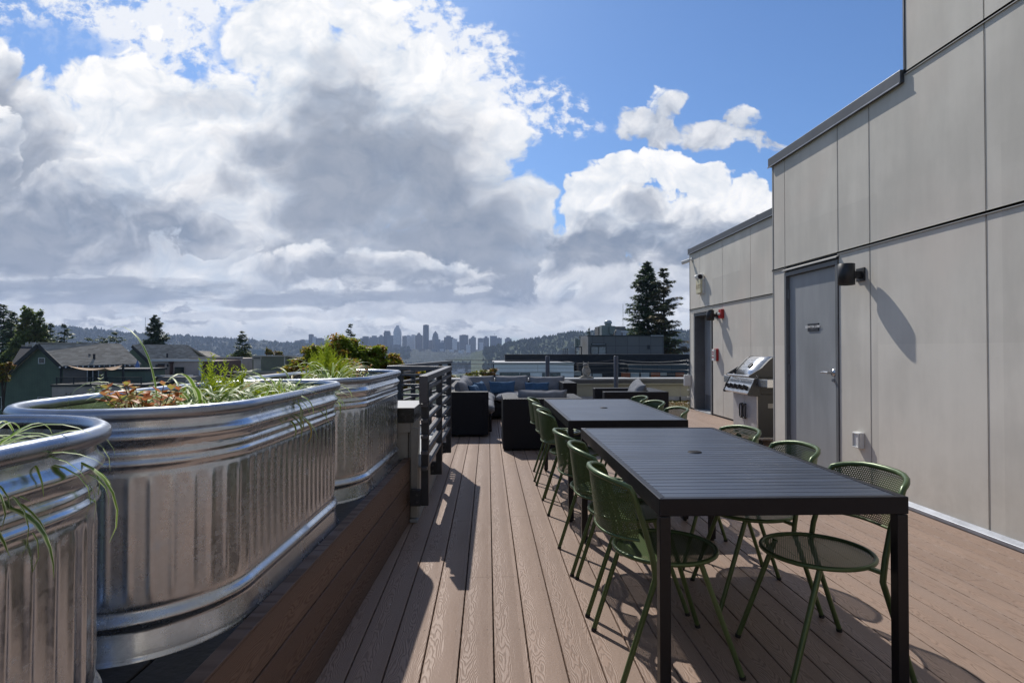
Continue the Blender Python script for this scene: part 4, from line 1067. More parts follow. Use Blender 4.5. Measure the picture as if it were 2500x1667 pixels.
def tank_xy(Y):
    return -1.045+.041*(Y-2.2)
TK = {}
for nm, yc, l in (('t1', .668, 'galvanised oval tank nearest the camera at the lower left corner'), ('t2', 2.235, 'middle galvanised oval tank, fully shown, with spiky variegated plants'), ('t3', 3.70, 'farthest galvanised oval tank, next to the steel railing')):
    TK[nm] = place(tk, (tank_xy(yc), yc, .455), TH, l)
# ------------------------------------------------------------------ plants in the tanks
def blade(mb, base, az, length, lift, droop, w, idx, rnd, twist=.0):
    n = 11; p = Vector(base); d = Vector((math.cos(az), math.sin(az), 0)); pts = []; el = lift; st = length/n
    for i in range(n+1):
        pts.append(Vector(p)); dv = d*math.cos(el)+Vector((0, 0, math.sin(el))); p = p+dv*st
        el -= droop/n*(.45+1.3*i/n)
        d = (Matrix.Rotation(twist/n, 3, 'Z') @ d)
    side = Vector((-math.sin(az), math.cos(az), 0)); vs = []; 
    for i, q in enumerate(pts):
        t = i/n; ww = w*(.55+.45*math.sin(min(1, t*2.2)*math.pi/2))*(1-max(0, t-.55)/.45)**.7*.5+.0003
        tang = (pts[min(n, i+1)]-pts[max(0, i-1)]).normalized(); nn = side.cross(tang); sd = tang.cross(nn).normalized() if nn.length > 0 else side
        sd = (side-tang*side.dot(tang)).normalized(); up = sd.cross(tang)
        vs += [q-sd*ww+up*ww*.35, q, q+sd*ww+up*ww*.35]
    fs = []; uv = []
    for i in range(n):
        a = i*3
        for k in (0, 1):
            fs.append((a+k, a+k+1, a+k+4, a+k+3)); u0 = idx+.02+.48*k; uv.append([(u0, i/n), (u0+.48, i/n), (u0+.48, (i+1)/n), (u0, (i+1)/n)])
    mb.add(vs, fs, 0, True, uv)
def spider(name, loc, n, L, label, seed, w=.011, lo=.5, hi=1.45, group='variegated grass tufts in the tanks', spread=.05):
    rnd = random.Random(seed); mb = MB()
    for i in range(n):
        az = rnd.uniform(0, 2*math.pi); r = rnd.uniform(0, spread)
        blade(mb, (r*math.cos(az), r*math.sin(az), -.02), az+rnd.uniform(-.5, .5), L*rnd.uniform(.55, 1.25), rnd.uniform(lo, hi), rnd.uniform(1.5, 3.4), w*rnd.uniform(.6, 1.25), i, rnd, rnd.uniform(-.9, .9))
    o = mb.build(name, M_['spider'], None, loc=loc); tag(o, label, 'plant', group); return o
def feather(name, loc, h, n, m, label, seed, spreadr=.1, group=None, lean=.25, base=0.0):
    """upright lime conifer: many thin sprays"""
    rnd = random.Random(seed); mb = MB(); k = 0
    for i in range(n):
        az = rnd.uniform(0, 6.28); rr = rnd.random()**.7; hh = h*(1-.50*rr)*rnd.uniform(.7, 1.0)
        p = Vector((rr*spreadr*.45*math.cos(az), rr*spreadr*.45*math.sin(az), base)); d = Vector((math.cos(az)*lean*rr, math.sin(az)*lean*rr, 1)).normalized()
        st = .011; steps = int(hh/st)
        for s in range(steps):
            t = s/steps; p = p+d*st+Vector((rnd.uniform(-.002, .002), rnd.uniform(-.002, .002), 0))
            for q in range(3):
                a2 = rnd.uniform(0, 6.28); l = (.030*(1-t)**.6+.008)*rnd.uniform(.6, 1.2)
                e = Vector((math.cos(a2), math.sin(a2), rnd.uniform(.7, 1.5))).normalized()*l; sd = e.cross(Vector((math.sin(a2*3), math.cos(a2*2), .3))).normalized()*l*.13
                mb.add([p-sd, p+sd, p+e+sd*.3, p+e-sd*.3], [(0, 1, 2, 3)], uvs=[[(k, s)]*4]); k += 1
    o = mb.build(name, m, None, loc=loc); tag(o, label, 'plant', group); return o
def leaf(mb, p, d, up, l, w, k, j=0):
    d = d.normalized(); sd = d.cross(up)
    if sd.length < 1e-4: sd = Vector((1, 0, 0))
    sd.normalize(); nn = sd.cross(d)
    vs = [p, p+d*l*.45-sd*w/2+nn*w*.15, p+d*l*.45+nn*-w*.10, p+d*l*.45+sd*w/2+nn*w*.15, p+d*l]
    mb.add(vs, [(0, 2, 1), (0, 3, 2), (1, 2, 4), (2, 3, 4)], 0, True, [[(k, j)]*3]*4)
def leafy(name, loc, stems, h, m, label, seed, l=.035, w=.018, spreadr=.08, per=12, cat='plant', group=None, mtop=None, topn=4, zlow=0.0):
    rnd = random.Random(seed); mb = MB(); tb_ = MB(); sm = MB(); k = 0
    for i in range(stems):
        az = rnd.uniform(0, 6.28); rr = spreadr*rnd.random()**.5; b = Vector((rr*.3*math.cos(az), rr*.3*math.sin(az), zlow)); tp = Vector((rr*math.cos(az), rr*math.sin(az), zlow+h*rnd.uniform(.55, 1)))
        sm.tube([b, (b+tp)/2+Vector((rnd.uniform(-.01, .01), rnd.uniform(-.01, .01), 0)), tp], [.003, .0022, .0012], 5)
        for s in range(per):
            t = (s+1)/per; p = b.lerp(tp, t)
            for q in range(2):
                a = s*1.57+q*math.pi+rnd.uniform(-.4, .4); d = Vector((math.cos(a), math.sin(a), rnd.uniform(-.1, .8)))
                tgt = tb_ if (mtop and s >= per-topn) else mb
                leaf(tgt, p, d, Vector((0, 0, 1)), l*rnd.uniform(.7, 1.2)*(1-.3*t), w*rnd.uniform(.8, 1.2), k, s); k += 1
    o = mb.build(name, m, None, loc=loc); tag(o, label, cat, group)
    sm.build('stem', M_['bark2'], o)
    if mtop: tb_.build('new_leaves', mtop, o)
    return o
M_['bark2'] = simple('reddish_stem', (0.16, 0.05, 0.03), 0.7)
def plants():
    z = 1.045
    g = lambda px, py, zz=z: onz(px, py, zz)
    # near tank
    spider('variegated_grass', (-1.0, 1.08, z-.015), 150, .25, 'green and cream tuft in the nearest tank, blades spilling towards the middle tank', 1, .012, .3, 1.2, spread=.09)
    spider('variegated_grass', (-.96, .93, z-.015), 150, .25, 'green and cream tuft at the left edge of the photo in the nearest tank', 2, .012, .25, 1.2, spread=.09)
    mb = MB(); rnd = random.Random(4)
    blade(mb, (0, 0, 0), R(250), .34, 1.35, 2.8, .012, 0, rnd); blade(mb, (0.02, -.01, 0), R(-60), .40, .9, 2.7, .011, 3, rnd)
    # middle tank, near to far
    t2 = TK['t2'].location; X = lambda Y, o=0: tank_xy(Y)+o
    leafy('orange_shrub', (X(1.86, -.02), 1.86, z-.03), 20, .15, M_['pinkcream'], 'small shrub with orange tips and cream leaves at the near end of the middle tank', 11, .048, .024, .13, 6, mtop=M_['orange'], topn=2)
    spider('variegated_grass', (X(2.09, .02), 2.09, z-.01), 150, .28, 'dense tuft in the front half of the middle tank behind the orange shrub', 12, .014, .4, 1.35, spread=.09)
    sp = MB(); 
    feather('lime_conifer', (X(2.36, -.05), 2.36, z-.03), .27, 34, M_['cypress'], 'feathery lime conifer with four tips in the middle tank', 13, .22, 'lime green feathery conifers in the tanks', .55)
    feather('lime_conifer', (X(2.44, .12), 2.40, z-.02), .12, 60, M_['cypress'], 'low lime conifer clump near the front rim of the middle tank', 14, .20, 'lime green feathery conifers in the tanks', 1.3)
    spider('variegated_grass', (X(2.68, .08), 2.64, z-.01), 150, .26, 'spiky tuft at the far end of the middle tank', 15, .011, .4, 1.35, spread=.08)
    leafy('pink_leaved_shrub', (X(2.5, -.14), 2.52, z-.0), 12, .10, M_['pinkcream'], 'tiny pinkish shrub between the lime conifer and far tuft of the middle tank', 16, .028, .014, .10, 6)
    # long arching single stems that stand out
    for k, (x, y, az, L, li, dr, lb) in enumerate(((X(1.98, -.06), 1.98, 150, .52, 1.50, 1.9, 'tall single blade arching left above the middle tank'), (X(1.92, -.10), 1.96, 215, .34, 1.45, 3.3, 'broad looped blade at the near end of the middle tank'), (X(2.45, .1), 2.50, -62, .62, .8, 2.75, 'long thin blade hanging over the front rim of the middle tank'), (X(1.15, .16), 1.16, -15, .36, .55, 2.9, 'blade hanging over the far end of the nearest tank'), (X(1.05, .0), 1.02, 60, .42, .62, 1.9, 'blade reaching from the nearest tank to the middle one'))):
        mb = MB(); rnd = random.Random(50+k); blade(mb, (0, 0, 0), R(az), L, li, dr, (.0075, .011, .005, .009, .008)[k], k*3+1, rnd, rnd.uniform(-.3, .3))
        o = mb.build('grass_blade', M_['spider'], None, loc=(x, y, z-.02)); tag(o, lb, 'plant')
    for k, (o_, y_, n_, L_, zz) in enumerate(((-.14, 2.24, 90, .26, 0), (.17, 2.22, 80, .24, -.01), (.16, 2.80, 70, .22, -.01), (-.12, 2.80, 80, .24, 0), (-.16, 1.98, 50, .22, -.02))):
        spider('variegated_grass', (X(y_, o_), y_, z+zz), n_, L_, ('arching tuft behind the dense one along the back rim of the middle tank', 'small tuft by the front rim of the middle tank, left of the low lime clump', 'tuft at the far front corner of the middle tank', 'tuft at the far back corner of the middle tank', 'thin tuft behind the orange tipped shrub in the middle tank')[k], 80+k, .011, .3, 1.2, spread=.08)
    for k, (o_, y_) in enumerate(((.12, 2.06), (.02, 2.50), (-.16, 2.40))):
        leafy('groundcover_plant', (X(y_, o_), y_, z-.02), 24, .07, M_['cypress'], ('low lime foliage under the front tuft of the middle tank', 'low lime foliage in the centre of the middle tank', 'low lime foliage along the back rim of the middle tank')[k], 90+k, .020, .009, .13, 7)
    # far tank
    spider('variegated_grass', (X(3.25, -.10), 3.25, z-.02), 150, .30, 'sprawling tuft at the near end of the farthest tank', 21, .009, .3, 1.1, spread=.10)
    spider('variegated_grass', (X(3.50, .04), 3.50, z-.01), 70, .30, 'tall looping tuft left of the bright conifer in the farthest tank', 22, .010, .9, 1.55, spread=.05)
    feather('lime_conifer', (X(3.72, -.06), 3.75, z-.02), .36, 80, M_['cypress'], 'tallest lime conifer, in the farthest tank', 23, .30, 'lime green feathery conifers in the tanks', .45)
    spider('variegated_grass', (X(3.9, .12), 3.86, z-.01), 80, .20, 'small tuft right of the tall conifer in the farthest tank', 24, .008, .5, 1.4, spread=.06)
    leafy('orange_shrub', (X(3.98, .03), 3.98, z-.0), 22, .15, M_['pinkcream'], 'salmon tipped shrub beside the tall conifer in the farthest tank', 25, .030, .015, .16, 8, mtop=M_['orange'], topn=3)
    # potted shrubs standing behind the tanks, seen over the rim
    for k, (px, ytop, ybot, Y, lb, sp_) in enumerate(((243, 912, 1010, 5.4, 'tall white edged shrub seen over the middle tank in front of the green house', .07), (275, 948, 1010, 5.0, 'bushy white flecked shrub right of the taller one behind the middle tank', .13), (122, 970, 1010, 5.2, 'small rounded white flecked shrub left of the tall one behind the tanks', .10), (393, 915, 1000, 5.6, 'sparse white edged shrub before the beige house wall', .09))):
        b = at(px, ybot, Y); tp = at(px, ytop, Y)
        leafy('white_flecked_shrub', (b.x, b.y, b.z-.35), 9 if k != 3 else 4, tp.z-b.z+.35, M_['whitegreen'], lb, 60+k, .055, .028, sp_*1.6, 22, 'shrub', 'white flecked shrubs behind the tanks')
plants()
# ------------------------------------------------------------------ steel railings left of the aisle
def build_rail(name, label, A, B, posts, ztop=1.09, nb=6, base=True, gap=.113):
    A, B = Vector(A), Vector(B); d = (B-A); Ln = d.length; T = empty(name, label, 'railing', (A.x, A.y, 0), math.atan2(d.y, d.x), 'grey steel railings')
    MB().box(-.0, Ln, -.030, .030, ztop-.046, ztop).build('top_rail', M_['rail'], T, bevel=.002)
    for z in [ztop-.088-i*gap for i in range(nb)]:
        MB().box(.02, Ln-.01, -.0225, .0225, z-.024, z).build('rail_bar', M_['rail'], T, bevel=.002)
    for s in posts:
        MB().box(s-.025, s+.025, -.0265, .0265, .15 if base else -.1, ztop-.0465).build('post', M_['raildark'], T, bevel=.002)
        if base:
            m = MB().box(s-.028, s+.028, .0275, .105, .148, .262).build('bracket', M_['raildark'], T, bevel=.002)
            bl = MB()
            for z in (.18, .23): bl.tube([(s-.0285, .055, z), (s-.036, .055, z)], .009, 8)
            bl.build('bolt', M_['rail'], m)
    return T
n1 = build_rail('railing', 'near steel railing beside the walkway, between the tanks and the sofa', (-.455, 4.06, 0), (-.425, 6.32, 0), [.10, 1.13, 2.19])
MB().box(-.012, .0, -.030, .030, .895, 1.089).build('end_plate', M_['rail'], n1, bevel=.002)
build_rail('railing', 'short steel railing crossing behind the farthest tank', (-1.15, 6.62, 0), (-.44, 6.36, 0), [.16, .52], ztop=1.085, nb=6, base=False)
build_rail('railing', 'far steel railing along the roof edge behind the crossing one', (-1.14, 6.66, 0), (-.62, 9.60, 0), [.9, 1.6, 2.3, 2.9], ztop=1.085, nb=6, base=False)
# ------------------------------------------------------------------ capped parapet stub and low curb at the end of the bench
def build_stub():
    T = empty('parapet_stub', 'short grey parapet stub with pale metal cap at the end of the tank platform', 'parapet', (-.565, 4.255, 0), 0)
    MB().box(-.62, -.03, .022, .56, .02, .695).build('wall_panel', M_['trim'], T)
    MB().box(-.006, .046, .0, .045, .03, .69).build('corner_trim', M_['trim'], T, bevel=.003)
    MB().box(-.028, -.004, .05, .56, .02, .69).build('side_board', M_['trim'], T, bevel=.003)
    MB().box(-.62, -.008, .0, .020, .66, .733).box(-.007, .012, -.004, .57, .691, .733).build('frieze_board', M_['trim'], T, bevel=.002)
    MB().box(-.64, .020, -.020, .58, .734, .838).build('cap_side', M_['capside'], T, bevel=.002)
    MB().box(-.643, .023, -.023, .583, .839, .845).build('cap_top', M_['paleline'], T, bevel=.002)
    MB().box(-.01, .05, -.03, .03, .003, .028).build('post_foot', M_['galvflash'], T, bevel=.004)
    U = empty('low_curb', 'low curb with pale metal top beside the railing posts', 'curb', (-.515, 4.32, 0))
    MB().box(-.60, .0, .0, 2.2, 0.0, .386).build('curb_wall', M_['trim'], U)
    MB().box(-.61, .012, -.01, 2.21, .387, .40).build('curb_top', M_['paleline'], U, bevel=.002)
build_stub()
# ------------------------------------------------------------------ rear parapet, owl, posts, cables
def build_rear():
    T = empty('rear_parapet', 'long cream parapet wall with flat metal coping behind the seating', 'parapet', (0, 14.0, 0))
    MB().box(-1.5, 5.9, 0, .30, -.05, .43).build('wall', M_['parapet'], T)
    j = MB()
    for x in (.4, 2.6, 4.8): j.box(x-.006, x+.006, -.004, -.001, -.03, .40)
    j.build('panel_joint', M_['trim'], T)
    MB().box(-1.5, 5.9, -.06, -.002, .395, .43).build('drip_edge', M_['parapet'], T, bevel=.004)
    MB().box(-1.5, 5.9, -.05, .42, .435, .515).build('coping_side', M_['coping'], T, bevel=.003)
    MB().box(-1.51, 5.91, -.062, .44, .517, .553).build('coping', M_['paleline'], T, bevel=.004)
    MB().box(1.2, 5.9, -.12, -.065, .0, .11).build('base_flashing', M_['galvflash'], T, bevel=.003)
    p = MB().cyl((4.72, 13.80, -.03), (4.72, 13.80, .11), .018, 10).build('drain_pipe', M_['rubber'], None); tag(p, 'short black pipe standing on the base of the rear parapet', 'pipe')
    for x, l, zt in ((1.405, 'left round steel post rising behind the sofa cushions', 1.115), (3.03, 'right round steel post rising behind the armchair', 1.115)):
        q = MB(); q.tube([(0, 0, -.05), (0, 0, zt-.01), (0, 0, zt)], [.052, .052, .040], 16)
        o = q.build('cable_post', M_['rail'], None, loc=(x, 13.35, 0)); tag(o, l, 'post', 'round posts of the cable fence')
    ys = 13.35
    for i, (z, sag, wob) in enumerate(((1.03, .075, .008), (.93, .03, .0), (.83, .01, 0), (.73, .01, 0), (.62, .008, 0))):
        c = MB(); pts = []; xs = [(-1.0, 1.405), (1.405, 3.03), (3.03, 4.55)]
        for a, b in xs:
            for k in range(12):
                t = k/12; x = a+(b-a)*t; y = ys if x < 3.03 else ys+(12.1-ys)*(x-3.03)/(4.40-3.03)*.98
                zz = z+(.05*max(0, (x-3.03))/1.5 if i < 2 else 0)
                pts.append((x, y, zz-sag*4*t*(1-t)*(1 if a > 0 else .2)))
        pts.append((4.33, 12.12, z+(.05 if i < 2 else 0)-.02))
        pts = [p for p in pts if p[0] < 4.33 or p is pts[-1]]
        c.tube(pts, .0065 if i < 2 else .004, 5); o = c.build('fence_cable', M_['cable'], None)
        tag(o, ('uppermost, sagging cable', 'second cable from the top', 'middle cable', 'second cable from the bottom', 'lowest cable')[i]+' of the fence in front of the rear parapet', 'cable', 'steel cables of the fence')
    s = empty('paver', 'two stacked pale stone slabs under the owl on the parapet', 'paver', (2.46, 14.15, .553))
    MB().box(-.165, .165, -.14, .14, 0, .028).build('slab', M_['stone'], s, bevel=.006); MB().box(-.12, .12, -.12, .12, .029, .052).build('slab', M_['stone'], s, bevel=.006)
    O = empty('owl_decoy', 'weathered grey plastic owl on stone slabs on the rear parapet', 'owl figure', (2.455, 14.15, .605), R(-28))
    b = MB(); M = Matrix.Diagonal((1, .85, 1, 1)); Q = Matrix.Rotation(R(-5), 4, 'X')
    b.lathe([(.0001, 0), (.058, .0), (.070, .02), (.084, .07), (.092, .12), (.090, .17), (.080, .21), (.066, .238), (.0001, .25)], (0, 0, 0), 24, M=Q @ M)
    b.tube([(-.05, -.045, .0), (-.05, -.065, .015), (-.045, -.04, .03)], [.016, .02, .016], 8); b.tube([(.05, -.045, .0), (.05, -.065, .015), (.045, -.04, .03)], [.016, .02, .016], 8)
    for sx in (-1, 1): b.tube([(sx*.070, .01, .205), (sx*.088, .015, .14), (sx*.078, .03, .06), (sx*.05, .05, .0), (sx*.035, .065, -.03)], [.012, .028, .024, .014, .006], 10)
    b.build('body', M_['owl'], O)
    MB().lathe([(.0001, -.06), (.045, -.052), (.066, -.02), (.070, .015), (.062, .045), (.036, .060), (.0001, .063)], (0, -.015, .268), 22).build('head', M_['owl'], O)
    for sx in (-1, 1): MB().poly([(sx*.066, -.035, .285), (sx*.016, -.05, .318), (sx*.072, -.03, .365)], (0, .022, 0)).build('ear_tuft', M_['owl'], O, fix=True)
    for sx in (-1, 1): MB().lathe([(.0001, .006), (.012, .0), (.019, -.008)], (sx*.027, -.082, .283), 14, M=Matrix.Rotation(R(90), 4, 'X')).build('eye', M_['signblack'], O)
    MB().poly([(-.008, -.080, .27), (.008, -.080, .27), (0, -.088, .245)], (0, -.006, -.0)).build('beak', M_['signblack'], O, fix=True)
build_rear()
# ------------------------------------------------------------------ trees
def conifer(name, label, base, h, w, seed, m, whorls=26, per=7, fs=.16, droop=.35, cat='conifer tree', group=None, bare=.02, irregular=.25, dens=1.0, power=.8, tilt=0):
    rnd = random.Random(seed); T = empty(name, label, cat, base, rnd.uniform(0, 6), group); tr = MB()
    tr.tube([(0, 0, 0), (w*.01, 0, h*.4), (-w*.008, w*.01, h*.75), (0, 0, h*.995)], [h*.016+.05, h*.012+.03, h*.006+.01, .01], 7)
    mb = MB(); k = 0
    for i in range(whorls):
        t = (i+.5*rnd.random())/whorls; z = h*(bare+(1-bare)*t); L0 = w/2*(1-t)**power*(1 if t > .06 else .75)
        for j in range(max(3, int(per*(1-.35*t)))):
            if rnd.random() < irregular*.25: continue
            az = rnd.uniform(0, 6.283); L = L0*rnd.uniform(1-irregular*1.6, 1+irregular*.6)+h*.006
            d = Vector((math.cos(az), math.sin(az), 0)); el0 = rnd.uniform(-.05, .28)+.5*t
            pts = []; q = Vector((0, 0, z)); n = 6
            for s in range(n+1):
                pts.append(q.copy()); el = el0-droop*(s/n)**1.1*1.6+.25*max(0, s/n-.6); q = q+(d*math.cos(el)+Vector((0, 0, math.sin(el))))*(L/n)
            if L > h*.02: tr.tube([pts[0], pts[3], pts[6]], [h*.0035, h*.002, h*.0006], 4, caps=False)
            cnt = int(dens*(10+L/fs*7))
            for c in range(cnt):
                s = rnd.random()**.7*n; i0 = min(n-1, int(s)); p = pts[i0].lerp(pts[i0+1], s-i0)
                sd = Vector((-d.y, d.x, 0)); off = rnd.uniform(-1, 1); p = p+sd*off*L*.24*(1-.55*s/n)+Vector((0, 0, rnd.uniform(-.5, .25)*fs-abs(off)*fs*.5))
                dd = (d*rnd.uniform(.2, 1)+sd*off*1.1+Vector((0, 0, rnd.uniform(-.5, .15)))).normalized(); l = fs*rnd.uniform(.7, 1.5)
                u = dd.cross(Vector((rnd.uniform(-.5, .5), rnd.uniform(-.5, .5), 1))).normalized()*l*.24
                mb.add([p-u, p+u, p+dd*l*.6+u*.9, p+dd*l, p+dd*l*.6-u*.9], [(0, 1, 2, 3, 4)], uvs=[[(k, i)]*5]); k += 1
    tr.build('trunk', M_['bark'], T); mb.build('crown', m, T); return T
def broadleaf(name, label, base, blobs, m, n, leaf_s, seed, cat='tree', trunk=True, group=None, shell=.55):
    """blobs: (x, y, z, rx, ry, rz) relative to base"""
    rnd = random.Random(seed); T = empty(name, label, cat, base, 0, group); mb = MB(); tr = MB(); vols = [b[3]*b[4]*b[5]**.5 for b in blobs]; tot = sum(vols); k = 0
    if trunk:
        top = max(b[2] for b in blobs)
        tr.tube([(0, 0, 0), (.05, 0, top*.3), (0, .05, top*.6)], [.16*top*.12+.05, .12*top*.1+.04, .05], 8)
        for b in blobs:
            a = Vector((0, 0, top*.35)); c = Vector(b[:3]); tr.tube([a, a.lerp(c, .5)+Vector((0, 0, .1*top)), c+Vector((0, 0, b[5]*.5))], [.05+.01*top, .03+.005*top, .01], 6)
        tr.build('trunk', M_['bark'], T)
    for b, v in zip(blobs, vols):
        cnt = int(n*v/tot)
        # sub clumps give light and dark masses
        clumps = []
        for i in range(max(14, int(46*(v/tot)*len(blobs)))):
            a, e = rnd.uniform(0, 6.283), rnd.uniform(-.5, 1.4); r = rnd.uniform(.25, 1.0)
            clumps.append((b[0]+b[3]*r*math.cos(a)*math.cos(e), b[1]+b[4]*r*math.sin(a)*math.cos(e), b[2]+b[5]*r*math.sin(e), rnd.uniform(.18, .36)))
        for i in range(cnt):
            c = rnd.choice(clumps); g = Vector((rnd.gauss(0, 1), rnd.gauss(0, 1), rnd.gauss(0, 1))).normalized()*(rnd.random()**.4)
            p = Vector((c[0]+g.x*b[3]*c[3], c[1]+g.y*b[4]*c[3], c[2]+g.z*b[5]*c[3]*.8))
            d = Vector((rnd.uniform(-1, 1), rnd.uniform(-1, 1), rnd.uniform(-.8, .4))).normalized(); l = leaf_s*rnd.uniform(.6, 1.3); u = d.cross(Vector((rnd.uniform(-1, 1), rnd.uniform(-1, 1), 1.2))).normalized()*l*.42
            mb.add([p, p+d*l*.5+u, p+d*l, p+d*l*.5-u], [(0, 1, 2, 3)], uvs=[[(k, i % 7)]*4]); k += 1
    mb.build('crown', m, T); return T
def px2m(Y): return Y/FPX
def conifer_px(name, label, pxc, ptop, pbase, pw, Y, seed, m, extra=4, **kw):
    tp = at(pxc, ptop, Y); bt = at(pxc, pbase, Y); h = tp.z-bt.z+extra; w = pw*px2m(Y)
    return conifer(name, label, (bt.x, bt.y, bt.z-extra), h, w*(h/(h-extra)), seed, m, **kw)
def trees():
    g = 'conifers beyond the rooftops'
    conifer_px('conifer', 'taller dense dark conifer behind the grey penthouse on the right', 1582, 640, 872, 128, 100, 1, M_['fir'], extra=9, whorls=44, per=10, fs=.46, irregular=.32, group=g, power=.62, dens=1.5)
    conifer_px('conifer', 'brownish open conifer next to the wall corner, right of the darker one', 1622, 650, 890, 125, 96, 2, M_['fir2'], extra=9, whorls=38, per=8, fs=.42, irregular=.5, group=g, power=.72, dens=1.2)
    conifer_px('conifer', 'symmetrical lone conifer above the second green house', 380, 767, 850, 54, 130, 3, M_['fir'], extra=9, whorls=30, per=9, fs=.40, irregular=.12, group=g, power=.75, dens=1.6, droop=.1)
    conifer_px('conifer', 'conifer with broad bright green skirt between brown roofs and olive box', 592, 806, 880, 48, 120, 4, M_['fir'], extra=8, whorls=26, per=8, fs=.36, irregular=.2, group=g)
    conifer_px('conifer', 'pointed conifer rising behind the orange tinged maple', 856, 787, 850, 36, 110, 5, M_['fir'], extra=9, whorls=26, per=7, fs=.30, irregular=.3, group=g)
    conifer_px('conifer', 'tall dark conifer at the left edge behind the green house', 6, 742, 890, 90, 125, 6, M_['fir'], extra=6, whorls=30, per=8, fs=.5, irregular=.4, group=g, power=.6)
    conifer_px('conifer', 'second dark conifer at the left edge with a crooked top', 28, 755, 890, 70, 120, 7, M_['fir'], extra=6, whorls=26, per=8, fs=.5, irregular=.5, group=g, power=.6)
    conifer_px('conifer', 'narrow conifer right of the tall leafy tree at the left', 123, 785, 862, 44, 125, 8, M_['fir'], extra=6, whorls=22, per=7, fs=.42, irregular=.4, group=g)
    conifer_px('conifer', 'ragged conifer above the green house roof', 157, 786, 855, 58, 120, 9, M_['fir'], extra=7, whorls=20, per=7, fs=.42, irregular=.45, group=g, power=.9)
    conifer_px('conifer', 'small round topped conifer in the gap above the green roof', 226, 826, 850, 30, 118, 10, M_['fir'], extra=7, whorls=14, per=7, fs=.34, irregular=.3, power=.5, group=g)
    conifer_px('conifer', 'small dark conifer left of the windswept one', 256, 820, 850, 26, 118, 14, M_['fir'], extra=7, whorls=14, per=7, fs=.34, irregular=.3, power=.5, group=g)
    conifer_px('conifer', 'windswept conifer with flat branches above the green roof end', 284, 808, 850, 36, 116, 11, M_['fir'], extra=7, whorls=13, per=6, fs=.36, irregular=.55, power=.55, group=g)
    conifer_px('conifer', 'thin far conifer on the hill left of the rooftop vent', 1437, 800, 830, 9, 300, 12, M_['fir'], extra=3, whorls=14, per=5, fs=.6, irregular=.3, group=g)
    def bl(px, py, Y, r, rz=None, o=(0, 0, 0)):
        p = at(px, py, Y); k = px2m(Y); return (p.x-o[0], p.y-o[1], p.z-o[2], r*k, r*k, (rz or r)*k)
    b = at(70, 900, 112); o = (b.x, b.y, b.z-5)
    broadleaf('leafy_tree', 'tall loose green tree behind the dark slate roof on the left', o, [bl(60, 790, 112, 9, 40, o), bl(72, 778, 112, 7, 26, o), bl(84, 795, 112, 8, 40, o), bl(97, 790, 112, 8, 34, o), bl(50, 815, 112, 10, 30, o), bl(107, 815, 112, 9, 26, o), bl(75, 830, 112, 22, 30, o), bl(42, 850, 112, 16, 26, o), bl(100, 850, 112, 18, 24, o), bl(118, 850, 112, 11, 20, o), bl(25, 872, 112, 16, 20, o), bl(65, 862, 112, 26, 24, o), bl(132, 868, 112, 12, 10, o), bl(10, 885, 112, 14, 14, o)], M_['poplar'], 17000, .52, 21)
    b = at(592, 905, 118); o = (b.x, b.y, b.z-5)
    broadleaf('leafy_tree', 'bright green rounded tree below the conifer beside the olive box', o, [bl(580, 878, 118, 18, 18, o), bl(604, 880, 118, 16, 22, o), bl(592, 892, 118, 24, 18, o)], M_['poplar'], 5000, .40, 22)
    b = at(665, 868, 140); o = (b.x, b.y, b.z-5)
    broadleaf('leafy_tree', 'pale autumn tree behind the olive box roof', o, [bl(658, 862, 140, 10, 8, o), bl(680, 864, 140, 10, 7, o), bl(652, 858, 140, 5, 8, o)], M_['yellowbush'], 2500, .35, 23)
    b = at(845, 960, 24); o = (b.x, b.y, b.z-3.0)
    broadleaf('maple_tree', 'broad maple with green and rusty leaves in front of the skyline', o,
              [bl(842, 862, 24, 54, 42, o), bl(785, 884, 24, 56, 40, o), bl(900, 878, 24, 50, 40, o), bl(750, 912, 24, 60, 38, o), bl(835, 905, 24, 80, 44, o), bl(935, 902, 24, 58, 36, o), bl(972, 915, 24, 44, 30, o), bl(772, 872, 24, 28, 24, o), bl(925, 858, 24, 24, 22, o), bl(965, 896, 24, 30, 20, o), bl(710, 930, 24, 50, 26, o), bl(885, 935, 24, 100, 36, o), bl(1010, 930, 24, 55, 32, o)], M_['maple'], 120000, .125, 31)
    b = at(1195, 960, 22); o = (b.x, b.y, b.z-3)
    broadleaf('maple_tree', 'low maple top with rusty leaves peeking over the corner sofa', o, [bl(1150, 925, 22, 30, 17, o), bl(1190, 922, 22, 34, 20, o), bl(1225, 930, 22, 30, 14, o), bl(1110, 935, 22, 40, 20, o), bl(1160, 945, 22, 80, 20, o), bl(1060, 940, 22, 50, 24, o)], M_['hedge'], 34000, .10, 32)
    b = at(8, 930, 66); o = (b.x, b.y, b.z-5)
    broadleaf('leafy_tree', 'yellow and orange bush at the left edge beside the green gable', o, [bl(6, 905, 66, 20, 16, o), bl(22, 895, 66, 12, 12, o), bl(2, 925, 66, 20, 14, o)], M_['yellowbush'], 5000, .22, 24)
trees()
